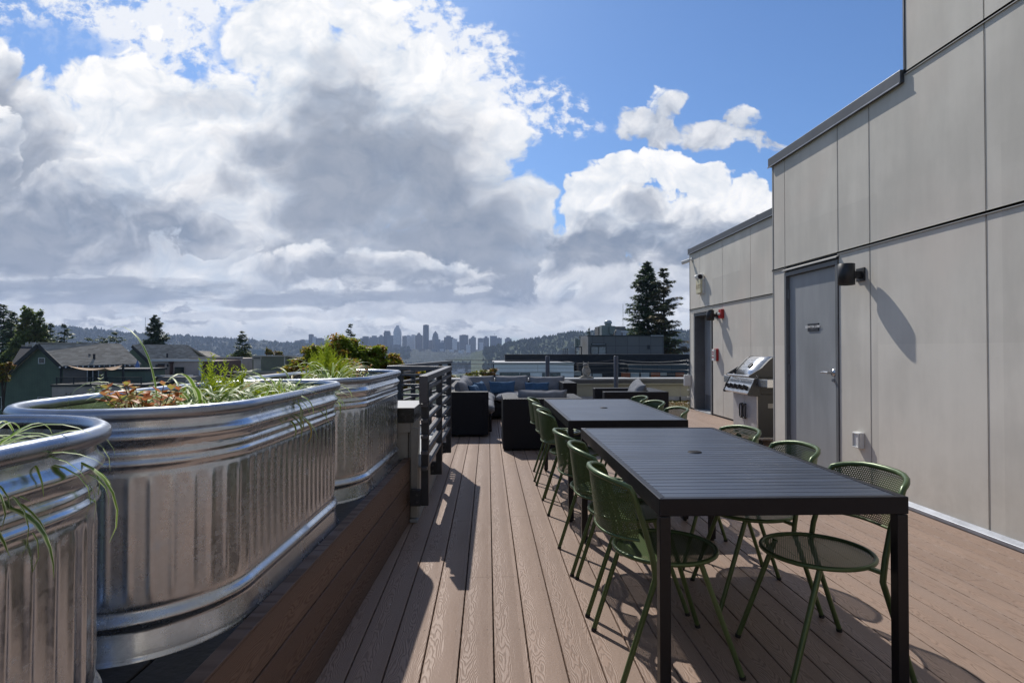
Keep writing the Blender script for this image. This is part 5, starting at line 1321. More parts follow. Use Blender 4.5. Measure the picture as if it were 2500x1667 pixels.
# ------------------------------------------------------------------ houses on the left
def rect(mb, x0, y0, x1, y1, Y, th=.2, mi=0):
    a, b = at(x0, y1, Y), at(x1, y0, Y); return mb.box(a.x, b.x, Y, Y+th, a.z, b.z, mi)
def pt(x, y, Y, z=None):
    p = at(x, y, Y); return Vector((p.x, p.y, p.z if z is None else z))
def sub(name, m, parent, fn, bevel=0, fix=False):
    mb = MB(); fn(mb); return mb.build(name, m, parent, bevel, fix)
def win(parent, x0, y0, x1, y1, Y, fw=1.2, frame='wtrim', mull=(), glass='winglass'):
    f = MB(); s = px2m(Y)*fw; a, b = at(x0, y1, Y), at(x1, y0, Y)
    f.box(a.x, b.x, Y-.06, Y+.02, b.z-s, b.z).box(a.x, b.x, Y-.06, Y+.02, a.z, a.z+s).box(a.x, a.x+s, Y-.06, Y+.02, a.z+s, b.z-s).box(b.x-s, b.x, Y-.06, Y+.02, a.z+s, b.z-s)
    for t in mull: x = a.x+(b.x-a.x)*t; f.box(x-s/2, x+s/2, Y-.06, Y+.02, a.z+s, b.z-s)
    o = f.build('window', M_[frame], parent); g = MB().box(a.x+s, b.x-s, Y-.02, Y+.0, a.z+s, b.z-s).build('pane', M_[glass], o); return o
ZG = -12.0
def houses():
    # --- green gabled house
    Y = 70; H = empty('green_house', 'dark green gabled house with grey shingle roof and roof terrace on the left', 'house')
    ap, re, le = pt(101, 842, Y), pt(152, 890, Y), pt(-60, 985, Y)
    D = Vector((pt(332, 886, Y+8).x-re.x, 8, 0))
    MB().poly([(le.x, Y, ZG), (re.x, Y, ZG), (re.x, Y, re.z-.1), (ap.x, Y, ap.z-.15), (le.x, Y, le.z)], D).build('wall', M_['gsiding'], H, fix=True)
    up = Vector((0, 0, .22)); o = Vector((0, -.5, 0))
    sl = (re-ap).normalized(); rf = MB().poly([ap+o, re+o+sl*.4, re+o+sl*.4+up*.8, ap+o+up], D+Vector((.4, .5, 0))); roof = rf.build('roof', M_['shingle'], H, fix=True)
    s2 = (le-ap).normalized(); MB().poly([ap+o, le+o+s2*.5, le+o+s2*.5+up, ap+o+up], D).build('roof', M_['shingle'], H, fix=True)
    bb = MB(); bb.bar(ap+o+Vector((0, -.05, -.05)), re+o+sl*.45+Vector((0, -.05, -.05)), .12, .42).bar(ap+o+Vector((0, -.05, -.05)), le+o+Vector((0, -.05, -.05)), .12, .42); bb.build('barge_board', M_['darktrim'], H)
    MB().bar(re+o+sl*.45, re+o+sl*.45+D, .18, .30).build('gutter', M_['darktrim'], H); MB().bar(ap+up+o+Vector((0, 0, .03)), ap+up+D+Vector((0, 0, .03)), .45, .10).build('ridge_cap', M_['shingle'], H)
    for x in (226, 238):
        p = at(x, 866, Y+4); MB().tube([(p.x, p.y-.6, p.z-.6), (p.x, p.y-.6, p.z)], .13, 10).tube([(p.x, p.y-.6, p.z), (p.x, p.y-.6, p.z+.12)], [.2, .12], 10).build('roof_vent', M_['darktrim'], roof)
    win(H, 94, 873, 110.5, 888, Y-.02, 1.7); win(H, 92, 969, 121, 1000, Y-.02, 1.3); win(H, -10, 969, 5, 1000, Y-.02, 1.0)
    ptop = re+Vector((-.1, -.1, -.2)); MB().tube([ptop, (ptop.x, ptop.y, ZG)], .09, 8).build('downpipe', M_['darktrim'], H)
    # sliding door and windows on the terrace side (wall line runs back along D)
    def onside(px): # x -> point on side wall
        t0, t1 = 0.0, 1.0
        for _ in range(30):
            tm = (t0+t1)/2; q = re+D*tm; u = (q.x-0)/q.y; tgt = at(px, 900, 10); uu = tgt.x/tgt.y
            if u < uu: t0 = tm
            else: t1 = tm
        return re+D*t0
    dirn = D.normalized(); nrm = Vector((dirn.y, -dirn.x, 0))
    sw = MB(); a, b = onside(153), onside(332); sw.poly([a+nrm*.03+Vector((0, 0, -5)), b+nrm*.03+Vector((0, 0, -5)), b+nrm*.03+Vector((0, 0, -.3)), a+nrm*.03+Vector((0, 0, -.3))], nrm*.04); sw.build('side_wall', M_['taupe'], H, fix=True)
    def sidebox(px0, px1, zt, zb, off, th, mname, nm, par=H):
        a, b = onside(px0), onside(px1); mb = MB().poly([a+nrm*off+Vector((0, 0, zb-a.z)), b+nrm*off+Vector((0, 0, zb-a.z)), b+nrm*off+Vector((0, 0, zt-a.z)), a+nrm*off+Vector((0, 0, zt-a.z))], nrm*th); return mb.build(nm, M_[mname], par, fix=True)
    zf = at(240, 940, Y).z
    sidebox(210, 240, zf+2.15, zf, .08, .05, 'winglass', 'sliding_door')
    for x in (210, 223.5, 237.5): sidebox(x, x+2.0, zf+2.2, zf, .14, .05, 'wtrim', 'door_trim')
    sidebox(260, 290, re.z-.3, re.z-1.15, .08, .03, 'winglass', 'pane')
    for x in (260, 273, 287): sidebox(x, x+1.6, re.z-.25, re.z-1.2, .12, .05, 'wtrim', 'window_trim')
    sidebox(260, 288, re.z-1.1, re.z-1.2, .12, .05, 'wtrim', 'window_trim')
    # terrace
    Yt = 66; tz = at(200, 938, Yt).z
    t = MB(); a, b = at(127, 940, Yt), at(330, 940, Yt); t.box(a.x, b.x, Yt, Yt+8, ZG, tz-.25); t.build('lower_wall', M_['beige'], H)
    MB().box(a.x-.1, b.x+1.2, Yt-.1, Yt+8, tz-.25, tz-.02).build('terrace_edge', M_['darktrim'], H)
    for x in (160, 171, 200):
        p = at(x, 960, Yt); MB().tube([(p.x, Yt-.18, p.z), (p.x, Yt, p.z)], .14, 10).build('wall_vent', M_['beige'], H)
    r = MB(); ra, rb = at(137, 921, Yt), at(344, 921, Yt); ht = ra.z-tz
    r.box(ra.x, rb.x, Yt+.05, Yt+.12, ra.z-.08, ra.z).box(ra.x, rb.x, Yt+.05, Yt+.12, tz+.08, tz+.13)
    nx = int((rb.x-ra.x)/.125)
    for i in range(nx): r.box(ra.x+i*.125, ra.x+i*.125+.025, Yt+.07, Yt+.095, tz+.13, ra.z-.08)
    for i in range(6): x = ra.x+(rb.x-ra.x)*i/5; r.box(x-.05, x+.05, Yt+.03, Yt+.13, tz-.0, ra.z+.02)
    r.build('terrace_railing', M_['darktrim'], H)
    MB2 = MB(); a, b = at(250, 905, 70), at(356, 940, 70); MB2.box(a.x, b.x, 70, 74, b.z-1, a.z); MB2.build('terrace_extension', M_['gsiding'], H); MB().box(a.x-.3, b.x+.3, 69.8, 74, a.z+.0, a.z+.25).build('extension_cap', M_['darktrim'], H)
    for x, y0 in ((257, 892), (299.5, 888)):
        p, q = at(x, y0, 68), at(x, 942, 68); MB().box(p.x-.09, p.x+.09, 68, 68.18, q.z, p.z).build('terrace_post', M_['darktrim'], H)
    s = MB(); A, B_, C_ = pt(165, 892, 69.5), pt(299, 891, 67), pt(257, 899, 65); n = 10; vs = []; 
    for i in range(n+1):
        for j in range(n+1-i):
            u, v = i/n, j/n; w = 1-u-v; q = A*w+B_*u+C_*v; q = q+Vector((0, 0, -1.6*(u*v+v*w+w*u)*.9)); vs.append(q)
    idx = {}; c = 0
    for i in range(n+1):
        for j in range(n+1-i): idx[i, j] = c; c += 1
    fs = []
    for i in range(n):
        for j in range(n-i):
            fs.append((idx[i, j], idx[i+1, j], idx[i, j+1]))
            if j < n-i-1: fs.append((idx[i+1, j], idx[i+1, j+1], idx[i, j+1]))
    s.add(vs, fs, 0, True); so = s.build('shade_sail', M_['sail']); tag(so, 'cream triangular shade sail stretched over the roof terrace', 'shade sail')
    U = empty('patio_umbrella', 'closed blue patio umbrella on the roof terrace of the green house', 'umbrella', tuple(pt(335.5, 905, 75)))
    k = px2m(75); MB().tube([(0, 0, -1.5), (0, 0, 26*k)], .04, 8).build('pole', M_['darktrim'], U)
    MB().lathe([(.35*(1), -.6), (.32, .2), (.22, 14*k), (.10, 21*k), (.02, 25*k)], (0, 0, 0), 9, smooth=False).build('canopy', M_['umb'], U)
    L = empty('string_lights', 'row of white bulbs hanging along the eave of the green house', 'string lights', (0, 0, 0))
    w = MB(); w.tube([re+D*(i/14)+Vector((0, -.75, -.25)) for i in range(15)], .02, 4); w.build('cord', M_['darktrim'], L)
    for i in range(15): p = re+D*(i/14)+sl*.4+Vector((0, -.8, -.02)); MB().lathe([(.0001, -.13), (.09, -.07), (.10, 0), (.05, .08), (.0001, .1)], p, 8).build('bulb', M_['wtrim'], L)
    # --- slate roofed house behind
    K = empty('slate_house', 'dark slate roofed house behind the green gable at the left', 'house'); Y = 78
    a, b, c, d = pt(27, 888, Y), pt(100, 888, Y), pt(100, 846, Y+4), pt(52, 846, Y+4)
    MB().poly([a, b, c, d], (0, 1.0, -.3)).build('roof', M_['darkroof'], K, fix=True); MB().box(a.x+.3, b.x, Y+.3, Y+8, ZG, a.z-.05).build('wall', M_['gsiding'], K)
    MB().box(d.x, c.x, Y+4, Y+4.5, c.z-.05, c.z+.25).build('ridge_cap', M_['shingle'], K)
    an = MB(); 
    for x in (63, 66, 85, 91): p = at(x, 846, 80); an.tube([(p.x, 80, p.z), (p.x, 80, p.z+.55)], .07, 6)
    an.build('roof_pipe', M_['paleline'], K)
    for i, (y0, y1) in enumerate(((844, 843), (852, 851))):
        w = MB(); w.tube([at(-40, y0, 74)+Vector((0, 0, -.2*math.sin(t*3.14))) .lerp(at(86, y1, 79), t) for t in [q/8 for q in range(9)]], .028, 4); o = w.build('power_line', M_['paleline']); tag(o, ('upper', 'lower')[i]+' power line crossing the trees at the left edge', 'power line')
    pl = MB(); p = at(81, 852, 79); pl.tube([(p.x, 79, p.z-8), (p.x, 79, p.z+.9)], .13, 8); pl.box(p.x-.9, p.x+.9, 78.9, 79.1, p.z+.55, p.z+.7).box(p.x-.05, p.x+1.0, 78.9, 79.1, p.z+.2, p.z+.3)
    for dx in (-.7, -.3, .3, .7): pl.tube([(p.x+dx, 79, p.z+.7), (p.x+dx, 79, p.z+.95)], .06, 6)
    o = pl.build('utility_pole', M_['paleline']); tag(o, 'utility pole with crossarm rising behind the dark slate roof', 'utility pole')
    # --- second green house
    Y = 84; H = empty('gabled_house', 'second green gabled house with brown grey roof behind flat roofed boxes', 'house')
    ap, re, le = pt(328, 845, Y), pt(366, 882, Y), pt(300, 873, Y); D = Vector((pt(457, 847, Y+5).x-ap.x, 5, 0))
    MB().poly([(le.x, Y, ZG), (re.x, Y, ZG), (re.x, Y, re.z-.1), (ap.x, Y, ap.z-.15), (le.x, Y, le.z)], D*.98).build('wall', M_['gsiding'], H, fix=True)
    MB().poly([ap+Vector((0, -.5, 0)), re+Vector((.3, -.5, -.3)), re+Vector((.3, -.5, -.1)), ap+Vector((0, -.5, .25))], D+Vector((0, .5, 0))).build('roof', M_['shingle'], H, fix=True)
    rr = MB().poly([ap+D, re+D+Vector((2.0, 0, -.3)), re+D+Vector((2.0, 0, -.1)), ap+D+Vector((0, 0, .25))], (-3, 3, 0)); rr.build('roof', M_['shingle'], H, fix=True)
    MB().bar(ap+Vector((0, -.55, 0)), re+Vector((.3, -.55, -.3)), .12, .4).build('barge_board', M_['darktrim'], H)
    p = at(413, 866, Y+1); MB().tube([(p.x, p.y-.5, p.z-.4), (p.x, p.y-.5, p.z+.2)], .13, 8).build('roof_vent', M_['darktrim'], H)
    # beige flat roofed house
    Y = 76; B = empty('flat_roofed_house', 'beige lap sided flat roofed house with dark door and brown end panel', 'house')
    a, b = at(366, 882, Y), at(493, 882, Y); c = at(516, 882, Y)
    MB().box(a.x, b.x, Y, Y+9, ZG, a.z).build('wall', M_['beige'], B); MB().box(b.x, c.x, Y+.3, Y+9, ZG, a.z).build('end_panel', M_['brown'], B)
    MB().box(a.x+.3, c.x+.1, Y-.25, Y+.1, a.z+.002, a.z+.28).build('roof_edge', M_['wtrim'], B)
    def R2(nm, m, *r, th=.12, par=B, off=-.06): mb = MB(); [rect(mb, *q, Y+off, th) for q in r]; return mb.build(nm, M_[m], par)
    R2('door', 'brown', (385, 891, 401, 918)); R2('door_trim', 'darktrim', (379, 890, 385, 918), (385, 888, 402, 891), off=-.1)
    R2('wall_light', 'darktrim', (407, 889, 410, 895), off=-.3); R2('downpipe', 'brown', (414, 884, 419, 918), (411, 883, 421, 887), off=-.35, th=.3)
    w = R2('window_frame', 'beige2', (424, 894, 451, 917), off=-.1); R2('pane', 'winglass', (426, 896, 449, 915), off=-.14, th=.05, par=w)
    R2('corner_board', 'wtrim', (485, 885, 492.5, 942), off=-.1)
    Y = 72; lo = MB(); rect(lo, 378, 920, 468, 946, Y, 4); lo.build('lower_block', M_['pale2'], B); R2('block_cap', 'wtrim', (377, 916, 469, 919), th=.3, off=-.1)
    R2('downpipe', 'brown', (380, 919, 384, 944), off=-.2); ac = empty('air_conditioner', 'white air conditioner unit beside the low beige block', 'air conditioner', tuple(at(463, 942, 71)))
    k = px2m(71); MB().box(-10*k, 10*k, 0, .5, 0, 13*k).build('case', M_['wtrim'], ac); MB().box(-8.5*k, 1*k, -.02, 0, 2*k, 11.5*k).build('grille', M_['trim'], ac)
    # second box
    Y = 86; B2 = empty('flat_roofed_house', 'taupe flat roofed house with dark red brown panel and pale corner post', 'house')
    a, b = at(462, 875, Y), at(590, 875, Y); MB().box(a.x, b.x, Y, Y+9, ZG, a.z).build('wall', M_['beige2'], B2); MB().box(a.x-.1, b.x+.15, Y-.2, Y+.1, a.z+.002, a.z+.25).build('roof_edge', M_['trim'], B2)
    def R3(nm, m, *r, th=.12, off=-.06): mb = MB(); [rect(mb, *q, Y+off, th) for q in r]; return mb.build(nm, M_[m], B2)
    R3('panel', 'brown', (535, 877, 584, 940)); R3('corner_board', 'wtrim', (585, 877, 590, 940), off=-.1)
    H3 = empty('pale_roofed_house', 'olive gabled house with pale shingle roof between the gables and the conifer', 'house'); Y = 98
    a, b, c, d = pt(500, 876, Y), pt(550, 876, Y), pt(512, 857, Y+4), pt(466, 856, Y+4)
    MB().poly([a, b, c, d], (0, .5, -.2)).build('roof', M_['shingle'], H3, fix=True); e = pt(464, 857, Y+2); MB().poly([(e.x, Y+1, e.z-.1), (a.x+.5, Y+1, a.z-.1), (a.x, Y+1, ZG), (e.x, Y+1, ZG)], (0, 3, 0)).build('wall', M_['olive'], H3, fix=True)
    # olive box building
    Y = 82; O = empty('olive_building', 'small olive boxy building with white door left of the maple', 'building')
    a, b = at(616, 870, Y), at(700, 870, Y); c = at(722, 870, Y)
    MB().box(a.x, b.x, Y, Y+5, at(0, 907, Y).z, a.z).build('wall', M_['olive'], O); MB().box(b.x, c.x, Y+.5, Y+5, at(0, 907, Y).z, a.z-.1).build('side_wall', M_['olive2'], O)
    def R4(nm, m, *r, th=.12, off=-.06): mb = MB(); [rect(mb, *q, Y+off, th) for q in r]; return mb.build(nm, M_[m], O)
    R4('roof_edge', 'pale', (614, 867.5, 720, 870.5), th=.4, off=-.15); R4('door', 'pale', (619, 878, 637, 908)); R4('trim', 'pale', (615, 871, 638, 877.5), (693, 871, 696, 906), off=-.1); R4('vent_louver', 'olive2', (618, 872.5, 635, 875.5), off=-.14)
    MB().box(at(590, 907, Y).x, at(760, 907, Y).x, Y-2, Y+7, ZG, at(0, 907, Y).z).build('lower_storey', M_['beige2'], O)
    MB().box(at(588, 907, Y).x, at(762, 907, Y).x, Y-2.2, Y-1.6, at(0, 908, Y).z, at(0, 906.6, Y).z).build('lower_roof_edge', M_['pale'], O)
    # low roofs in front, mostly hidden by plants
    Q = empty('low_building', 'low dark flat roof with pale edges behind the middle tank plants', 'building'); Y = 60
    MB().box(at(590, 920, Y).x, at(780, 920, Y).x, Y, Y+12, ZG, at(0, 922, Y).z).build('wall', M_['beige2'], Q); MB().box(at(588, 920, Y).x, at(782, 920, Y).x, Y-.2, Y+.3, at(0, 922, Y).z, at(0, 920, Y).z).build('roof_edge', M_['trim'], Q)
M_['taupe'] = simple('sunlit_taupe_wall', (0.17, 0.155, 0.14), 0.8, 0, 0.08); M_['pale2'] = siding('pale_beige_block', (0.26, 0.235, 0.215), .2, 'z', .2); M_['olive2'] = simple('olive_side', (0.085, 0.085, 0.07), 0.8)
houses()
# ------------------------------------------------------------------ buildings on the right
def right_buildings():
    Y = 70; A = empty('white_building', 'white stucco building with a band of windows beyond the rear parapet', 'building')
    a, b = at(1207, 888, Y), at(1401, 888, Y); MB().box(a.x, b.x, Y, Y+14, ZG, a.z).build('wall', M_['wfacade'], A)
    MB().box(a.x-.15, b.x+.1, Y-.15, Y+14, a.z+.002, a.z+.16).build('roof_edge', M_['paleline'], A)
    MB().box(at(1204, 888, Y).x, at(1206.5, 888, Y).x, Y+.1, Y+.4, ZG, a.z+.3).build('downpipe', M_['rail'], A)
    for x0, x1 in ((1220, 1268), (1270, 1294), (1324, 1347), (1347.5, 1368)): win(A, x0, 910, x1, 938, Y-.03, .9, 'darktrim', (), 'skyglass')
    j = MB(); rect(j, 1312.6, 890, 1313.2, 908, Y-.02, .03); rect(j, 1220, 907.4, 1400, 908.2, Y-.06, .08); j.build('panel_joint', M_['trim'], A)
    B = empty('black_building', 'long black ribbed metal building with rust orange panels and windows behind the owl', 'building'); Y = 76
    a, b = at(1233, 865, Y), at(1720, 865, Y); m_ = at(1401, 888, Y)
    MB().box(a.x, b.x, Y, Y+2.0, at(0, 889, Y).z, a.z).build('upper_band', M_['blackrib'], B)
    MB().box(a.x, b.x, Y+2.2, Y+14, ZG, a.z-1.0).build('core', M_['darktrim'], B)
    MB().box(at(1402.5, 0, Y).x, at(1516, 0, Y).x, Y-3, Y+2.1, ZG, at(0, 888.5, Y-3).z).build('middle_wall', M_['blackrib'], B)
    MB().box(at(1518, 0, Y).x, b.x, Y-3.2, Y+2.1, ZG, at(0, 892.5, Y-3.2).z).build('panel_wall', M_['bluegrey'], B)
    Yf = Y-3.25; 
    for x0, x1 in ((1517, 1538.5), (1589.5, 1612), (1649.5, 1670.5)):
        mb = MB(); rect(mb, x0, 909, x1, 935, Yf-.05, .08); mb.build('orange_panel', M_['rust'], B)
    mb = MB(); rect(mb, 1538.5, 909, 1589.5, 935, Yf-.02, .04); rect(mb, 1612, 909, 1649.5, 935, Yf-.02, .04); mb.build('window_band', M_['darktrim'], B)
    for x0, x1, y1 in ((1540, 1560.5, 940), (1565, 1585, 940), (1612.5, 1628, 917)):
        mb = MB(); rect(mb, x0, 909.5, x1, y1, Yf-.10, .05); mb.build('blind', M_['blind'] if y1 > 930 else M_['trim'], B)
    for x0, x1 in ((1424, 1444), (1447, 1470)):
        mb = MB(); rect(mb, x0, 912, x1, 940, Y-3.08, .05); mb.build('blind', M_['blind'], B)
    mb = MB(); rect(mb, 1401.5, 906, 1419, 917, Y-3.5, .4); mb.build('wall_box', M_['trim'], B)
    # grey penthouse
    Y = 82; P = empty('grey_penthouse', 'grey panelled rooftop penthouse with glass doors standing on the black building', 'building')
    a, b = at(1436, 820, Y), at(1620, 820, Y); zb = at(0, 866, Y).z-1.5
    MB().box(a.x, b.x, Y, Y+8, zb, a.z).build('wall', M_['greypan'], P)
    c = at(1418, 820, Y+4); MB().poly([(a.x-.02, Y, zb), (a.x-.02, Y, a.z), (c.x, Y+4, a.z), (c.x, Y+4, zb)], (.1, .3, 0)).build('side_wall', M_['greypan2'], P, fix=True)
    MB().box(a.x-.1, b.x+.05, Y-.1, Y+8, a.z+.002, a.z+.10).build('roof_edge', M_['darktrim'], P)
    mb = MB(); rect(mb, 1590, 818.4, 1620, 820, Y-.3, 4); mb.build('roof_flashing', M_['wtrim'], P)
    w = win(P, 1442, 845, 1480, 867, Y-.05, 1.6, 'darktrim', (.5,), 'skyglass'); mb = MB(); rect(mb, 1443, 838, 1480, 842.5, Y-.06, .05); t = mb.build('transom', M_['darktrim'], P)
    mb = MB(); rect(mb, 1445.5, 839.6, 1478, 841, Y-.1, .03); mb.build('pane', M_['blind'], t)
    mb = MB(); rect(mb, 1582, 842, 1586.5, 852, Y-.2, .2); mb.build('wall_light', M_['darktrim'], P)
    mb = MB(); rect(mb, 1463, 864, 1480, 866.5, Y-1.5, .8); o = mb.build('planter_box', M_['wtrim']); tag(o, 'white planter before the glass doors of the grey penthouse', 'planter')
    G = empty('roof_guardrail', 'thin metal guardrail frames left of the grey penthouse', 'railing', (0, 0, 0)); r = MB()
    for x in (1375, 1380, 1385): p, q = at(x, 851, 84), at(x, 868, 84); r.box(p.x-.04, p.x+.04, 84, 84.1, q.z, p.z)
    for y in (852, 858, 864): p, q = at(1372, y, 84), at(1389, y, 84); r.box(p.x, q.x, 84, 84.08, p.z-.05, p.z)
    r.build('frame', M_['rail'], G); scn = MB(); rect(scn, 1388, 848, 1404, 866, 83.6, .06); scn.build('screen', M_['blind'], G)
    fr = MB(); 
    for a_ in ((1405, 846, 1407, 866), (1419, 846, 1421, 866), (1405, 846, 1421, 848)): rect(fr, *a_, 81, .2)
    o = fr.build('door_frame_canopy', M_['darktrim']); tag(o, 'black metal frame standing left of the grey penthouse', 'frame')
    sb = MB(); rect(sb, 1404, 826, 1412, 846, 84, 1.0); rect(sb, 1411, 828, 1417, 843, 83.6, .4); o = sb.build('vent_stack', M_['mech']); tag(o, 'small grey cabinet stack at the left corner of the grey penthouse', 'vent')
    # mechanical equipment on the penthouse roof
    Y = 85; Mx = empty('rooftop_ventilator', 'grey green rooftop ventilation unit with mushroom cap on the grey penthouse', 'ventilation unit', (0, 0, 0)); zt = at(0, 819.5, Y).z
    mb = MB(); rect(mb, 1469, 794, 1493, 821, Y, 2.0); mb.build('duct', M_['mech'], Mx, bevel=.05)
    p = at(1484.5, 792, Y+1); k = px2m(Y); MB().tube([(p.x, p.y, p.z-.4), (p.x, p.y, p.z+.5)], 8*k, 16).build('neck', M_['mech'], Mx)
    MB().lathe([(9.5*k, 0), (10*k, 1.5*k), (9*k, 6*k), (6*k, 8.5*k), (.001, 9.2*k)], (p.x, p.y, p.z+.1), 18).build('cap', M_['mech2'], Mx)
    mb = MB(); mb.poly([pt(1488, 795, Y-.3), pt(1502, 796, Y-.3), pt(1502, 806, Y-.3), pt(1496, 817, Y-.3), pt(1488, 814, Y-.3)], (0, 1.6, 0)); mb.build('elbow', M_['mech'], Mx, fix=True)
    mb = MB(); rect(mb, 1461, 797, 1469, 819, Y+2, 3); rect(mb, 1493, 797, 1527, 819, Y+3, 3); o = mb.build('equipment_screen', M_['greypan']); tag(o, 'grey panelled equipment screen behind the rooftop ventilator', 'screen')
    mb = MB(); mb.poly([pt(1505, 804, Y), pt(1516, 806, Y), pt(1518, 819, Y), pt(1502, 819, Y)], (0, 1, 0)); o = mb.build('roof_cabinet', M_['paleline'], fix=True); tag(o, 'pale slanted cabinet right of the ventilator duct', 'cabinet')
    mb = MB(); rect(mb, 1517, 807, 1532, 812, Y, 1); rect(mb, 1520, 812, 1529, 819, Y+.1, .8); o = mb.build('roof_unit', M_['wtrim']); tag(o, 'small white roof unit at the right end of the equipment', 'unit')
    # radio masts
    for i, (x, yt, yb, w, Y, l) in enumerate(((1521, 742, 830, 3.2, 900, 'tall thin lattice mast left of the conifers'), (355, 775, 822, 1.6, 3000, 'thin distant mast on the ridge left of the lone conifer'), (1440, 797, 818, 1.2, 130, 'short antenna pole left of the rooftop ventilator'))):
        p, q = at(x, yt, Y), at(x, yb, Y); k = px2m(Y); mb = MB()
        for s in (-1, 1): mb.bar((q.x+s*w*k*.8, q.y, q.z), (p.x+s*.1*w*k, p.y, p.z), .28*k, .28*k)
        if i < 2:
            for j in range(14): z0 = q.z+(p.z-q.z)*j/14; f = (1-j/14*.9); z1 = q.z+(p.z-q.z)*(j+1)/14; mb.bar((q.x-w*k*.8*f, q.y, z0), (q.x+w*k*.8*f, q.y, z1), .16*k, .16*k)
        o = mb.build('radio_mast', M_['rail'] if i else M_['raildark']); tag(o, l, 'mast')
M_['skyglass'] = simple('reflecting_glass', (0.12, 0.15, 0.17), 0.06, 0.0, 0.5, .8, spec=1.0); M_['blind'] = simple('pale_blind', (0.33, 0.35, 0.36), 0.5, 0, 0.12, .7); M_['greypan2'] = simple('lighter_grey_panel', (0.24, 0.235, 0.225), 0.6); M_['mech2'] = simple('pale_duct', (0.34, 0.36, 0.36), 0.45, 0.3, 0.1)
right_buildings()
# ------------------------------------------------------------------ land, lake, hills, skyline
def interp(pts, x):
    if x <= pts[0][0]: return pts[0][1]
    for (a, b), (c, d) in zip(pts, pts[1:]):
        if x <= c: return b+(d-b)*(x-a)/(c-a)
    return pts[-1][1]
def hillmat(name, a, b, spots):
    m, t, p = newmat(name); o = coord(t); f = nz(t, o, .02, 6, .7); g = nz(t, o, .004, 4, .6)
    c = mixc(t, (f*.6+g*.4).smooth(.4, .6), a, b); s = vor(t, vmul(t, o, (1, .3, 1.4)), .045, 'F1', 0).lt(.16)*nz(t, o, .006, 2, .5).smooth(.45, .6)
    c = mixc(t, s*spots, c, (.33, .33, .33)); setp(t, p, color=c, rough=.95, spec=.1); return m
M_['hillfar'] = hillmat('wooded_ridge', (.022, .032, .024), (.050, .058, .046), .8); M_['hillnear'] = hillmat('wooded_hill', (.034, .052, .030), (.095, .115, .065), .5)
def hill(name, prof, Y, depth, zb, m, x0, x1, step, seed, bump=2.2):
    rows = 26; k = px2m(Y); vs = []; n = 0; xs = []; x = x0
    while x <= x1: xs.append(x); x += step
    for j in range(rows+1):
        t = j/rows
        for x in xs:
            top = at(x, interp(prof, x), Y).z; fr = min(1, t/.7); s = fr*fr*(3-2*fr); z = zb+(top-zb)*s
            nn = noise.fractal(Vector((x*.05+seed, j*.9, seed)), 1.0, 2.0, 3); tb = noise.noise(Vector((x*.35, j*1.3, seed)))+.8*noise.noise(Vector((x*.9, j*5.3, seed+4)))
            z += (nn*3.0*fr+abs(tb)*bump*(.35+.65*fr))*k*(1 if t < .95 else .2)
            if t > .7: z -= (t-.7)/.3*(top-zb)*.5
            yy = Y-depth+t*depth/.7; vs.append((at(x, 800, 1).x*yy, yy, z))
    w = len(xs); fs = [(j*w+i, j*w+i+1, (j+1)*w+i+1, (j+1)*w+i) for j in range(rows) for i in range(w-1)]
    o = MB().add(vs, fs, 0, False).build(name, m); tag(o, kind='structure'); return o
def land():
    # near ground falling to the lake
    mb = MB(); xs = [-3000+250*i for i in range(29)]; ys = [-200, 0, 40, 150, 250, 400, 700, 1000, 1400, 1800]; vs = []
    def gz(x, y): t = max(0, min(1, (y-150)/1500)); return -12-62*t**.8+noise.noise(Vector((x*.004, y*.004, 0)))*3*(y > 120)
    for y in ys:
        for x in xs: vs.append((x, y, gz(x, y)))
    w = len(xs); mb.add(vs, [(j*w+i, j*w+i+1, (j+1)*w+i+1, (j+1)*w+i) for j in range(len(ys)-1) for i in range(w-1)], 0, True)
    g = mb.build('ground', M_['hillnear']); tag(g, kind='structure')
    w_ = MB().box(-5000, 5000, 1500, 3300, -75, -71).build('lake', M_['lake']); tag(w_, kind='structure')
    f = MB().add([(-9000, 3200, -70), (9000, 3200, -70), (9000, 9000, -20), (-9000, 9000, -20)], [(0, 1, 2, 3)]).build('ground', M_['hillfar']); tag(f, kind='structure')
    hill('hills', [(-200, 790), (150, 800), (200, 806), (240, 808), (300, 815), (350, 818), (400, 822), (440, 822), (520, 828), (600, 834), (640, 833), (700, 840), (760, 843), (850, 848), (1100, 856), (1300, 864)], 3400, 900, -60, M_['hillfar'], -300, 1320, 2.0, 3, 4.5)
    hill('hills', [(1000, 872), (1150, 862), (1200, 850), (1235, 842), (1255, 836), (1290, 834), (1310, 830), (1345, 822), (1365, 818), (1395, 816), (1440, 812), (1500, 809), (1560, 806), (1640, 808), (1700, 812), (2400, 800)], 2300, 700, -72, M_['hillnear'], 1150, 2400, 1.6, 9, 2.2)
    hill('hills', [(1040, 886), (1090, 882), (1130, 872), (1180, 865), (1235, 860), (1300, 852)], 2500, 240, -72, M_['hillnear'], 1060, 1320, 2.0, 15, 2.0)
M_['lake'] = simple('lake_water', (.03, .045, .06), .12, 0, .3, .003, .3, .02)
land()
def towermat(name, col, fx=3.4, fz=3.6):
    m, t, p = newmat(name); o = coord(t, 'Object'); x, y, z = sep(t, o); a = ((x+y)/fx).fract(); b = (z/fz).fract()
    wv = (a.smooth(.0, .25)*b.smooth(.0, .35)); r = white(t, xyz(t, ((x+y)/fx).floor(), (z/fz).floor(), 1.0))
    c = mixc(t, wv*.55, tuple(min(1, k*1.5) for k in col), tuple(k*.45 for k in col)); c = mixc(t, r*.35, c, tuple(k*.4 for k in col)); setp(t, p, color=c, rough=.45, spec=.5); return m
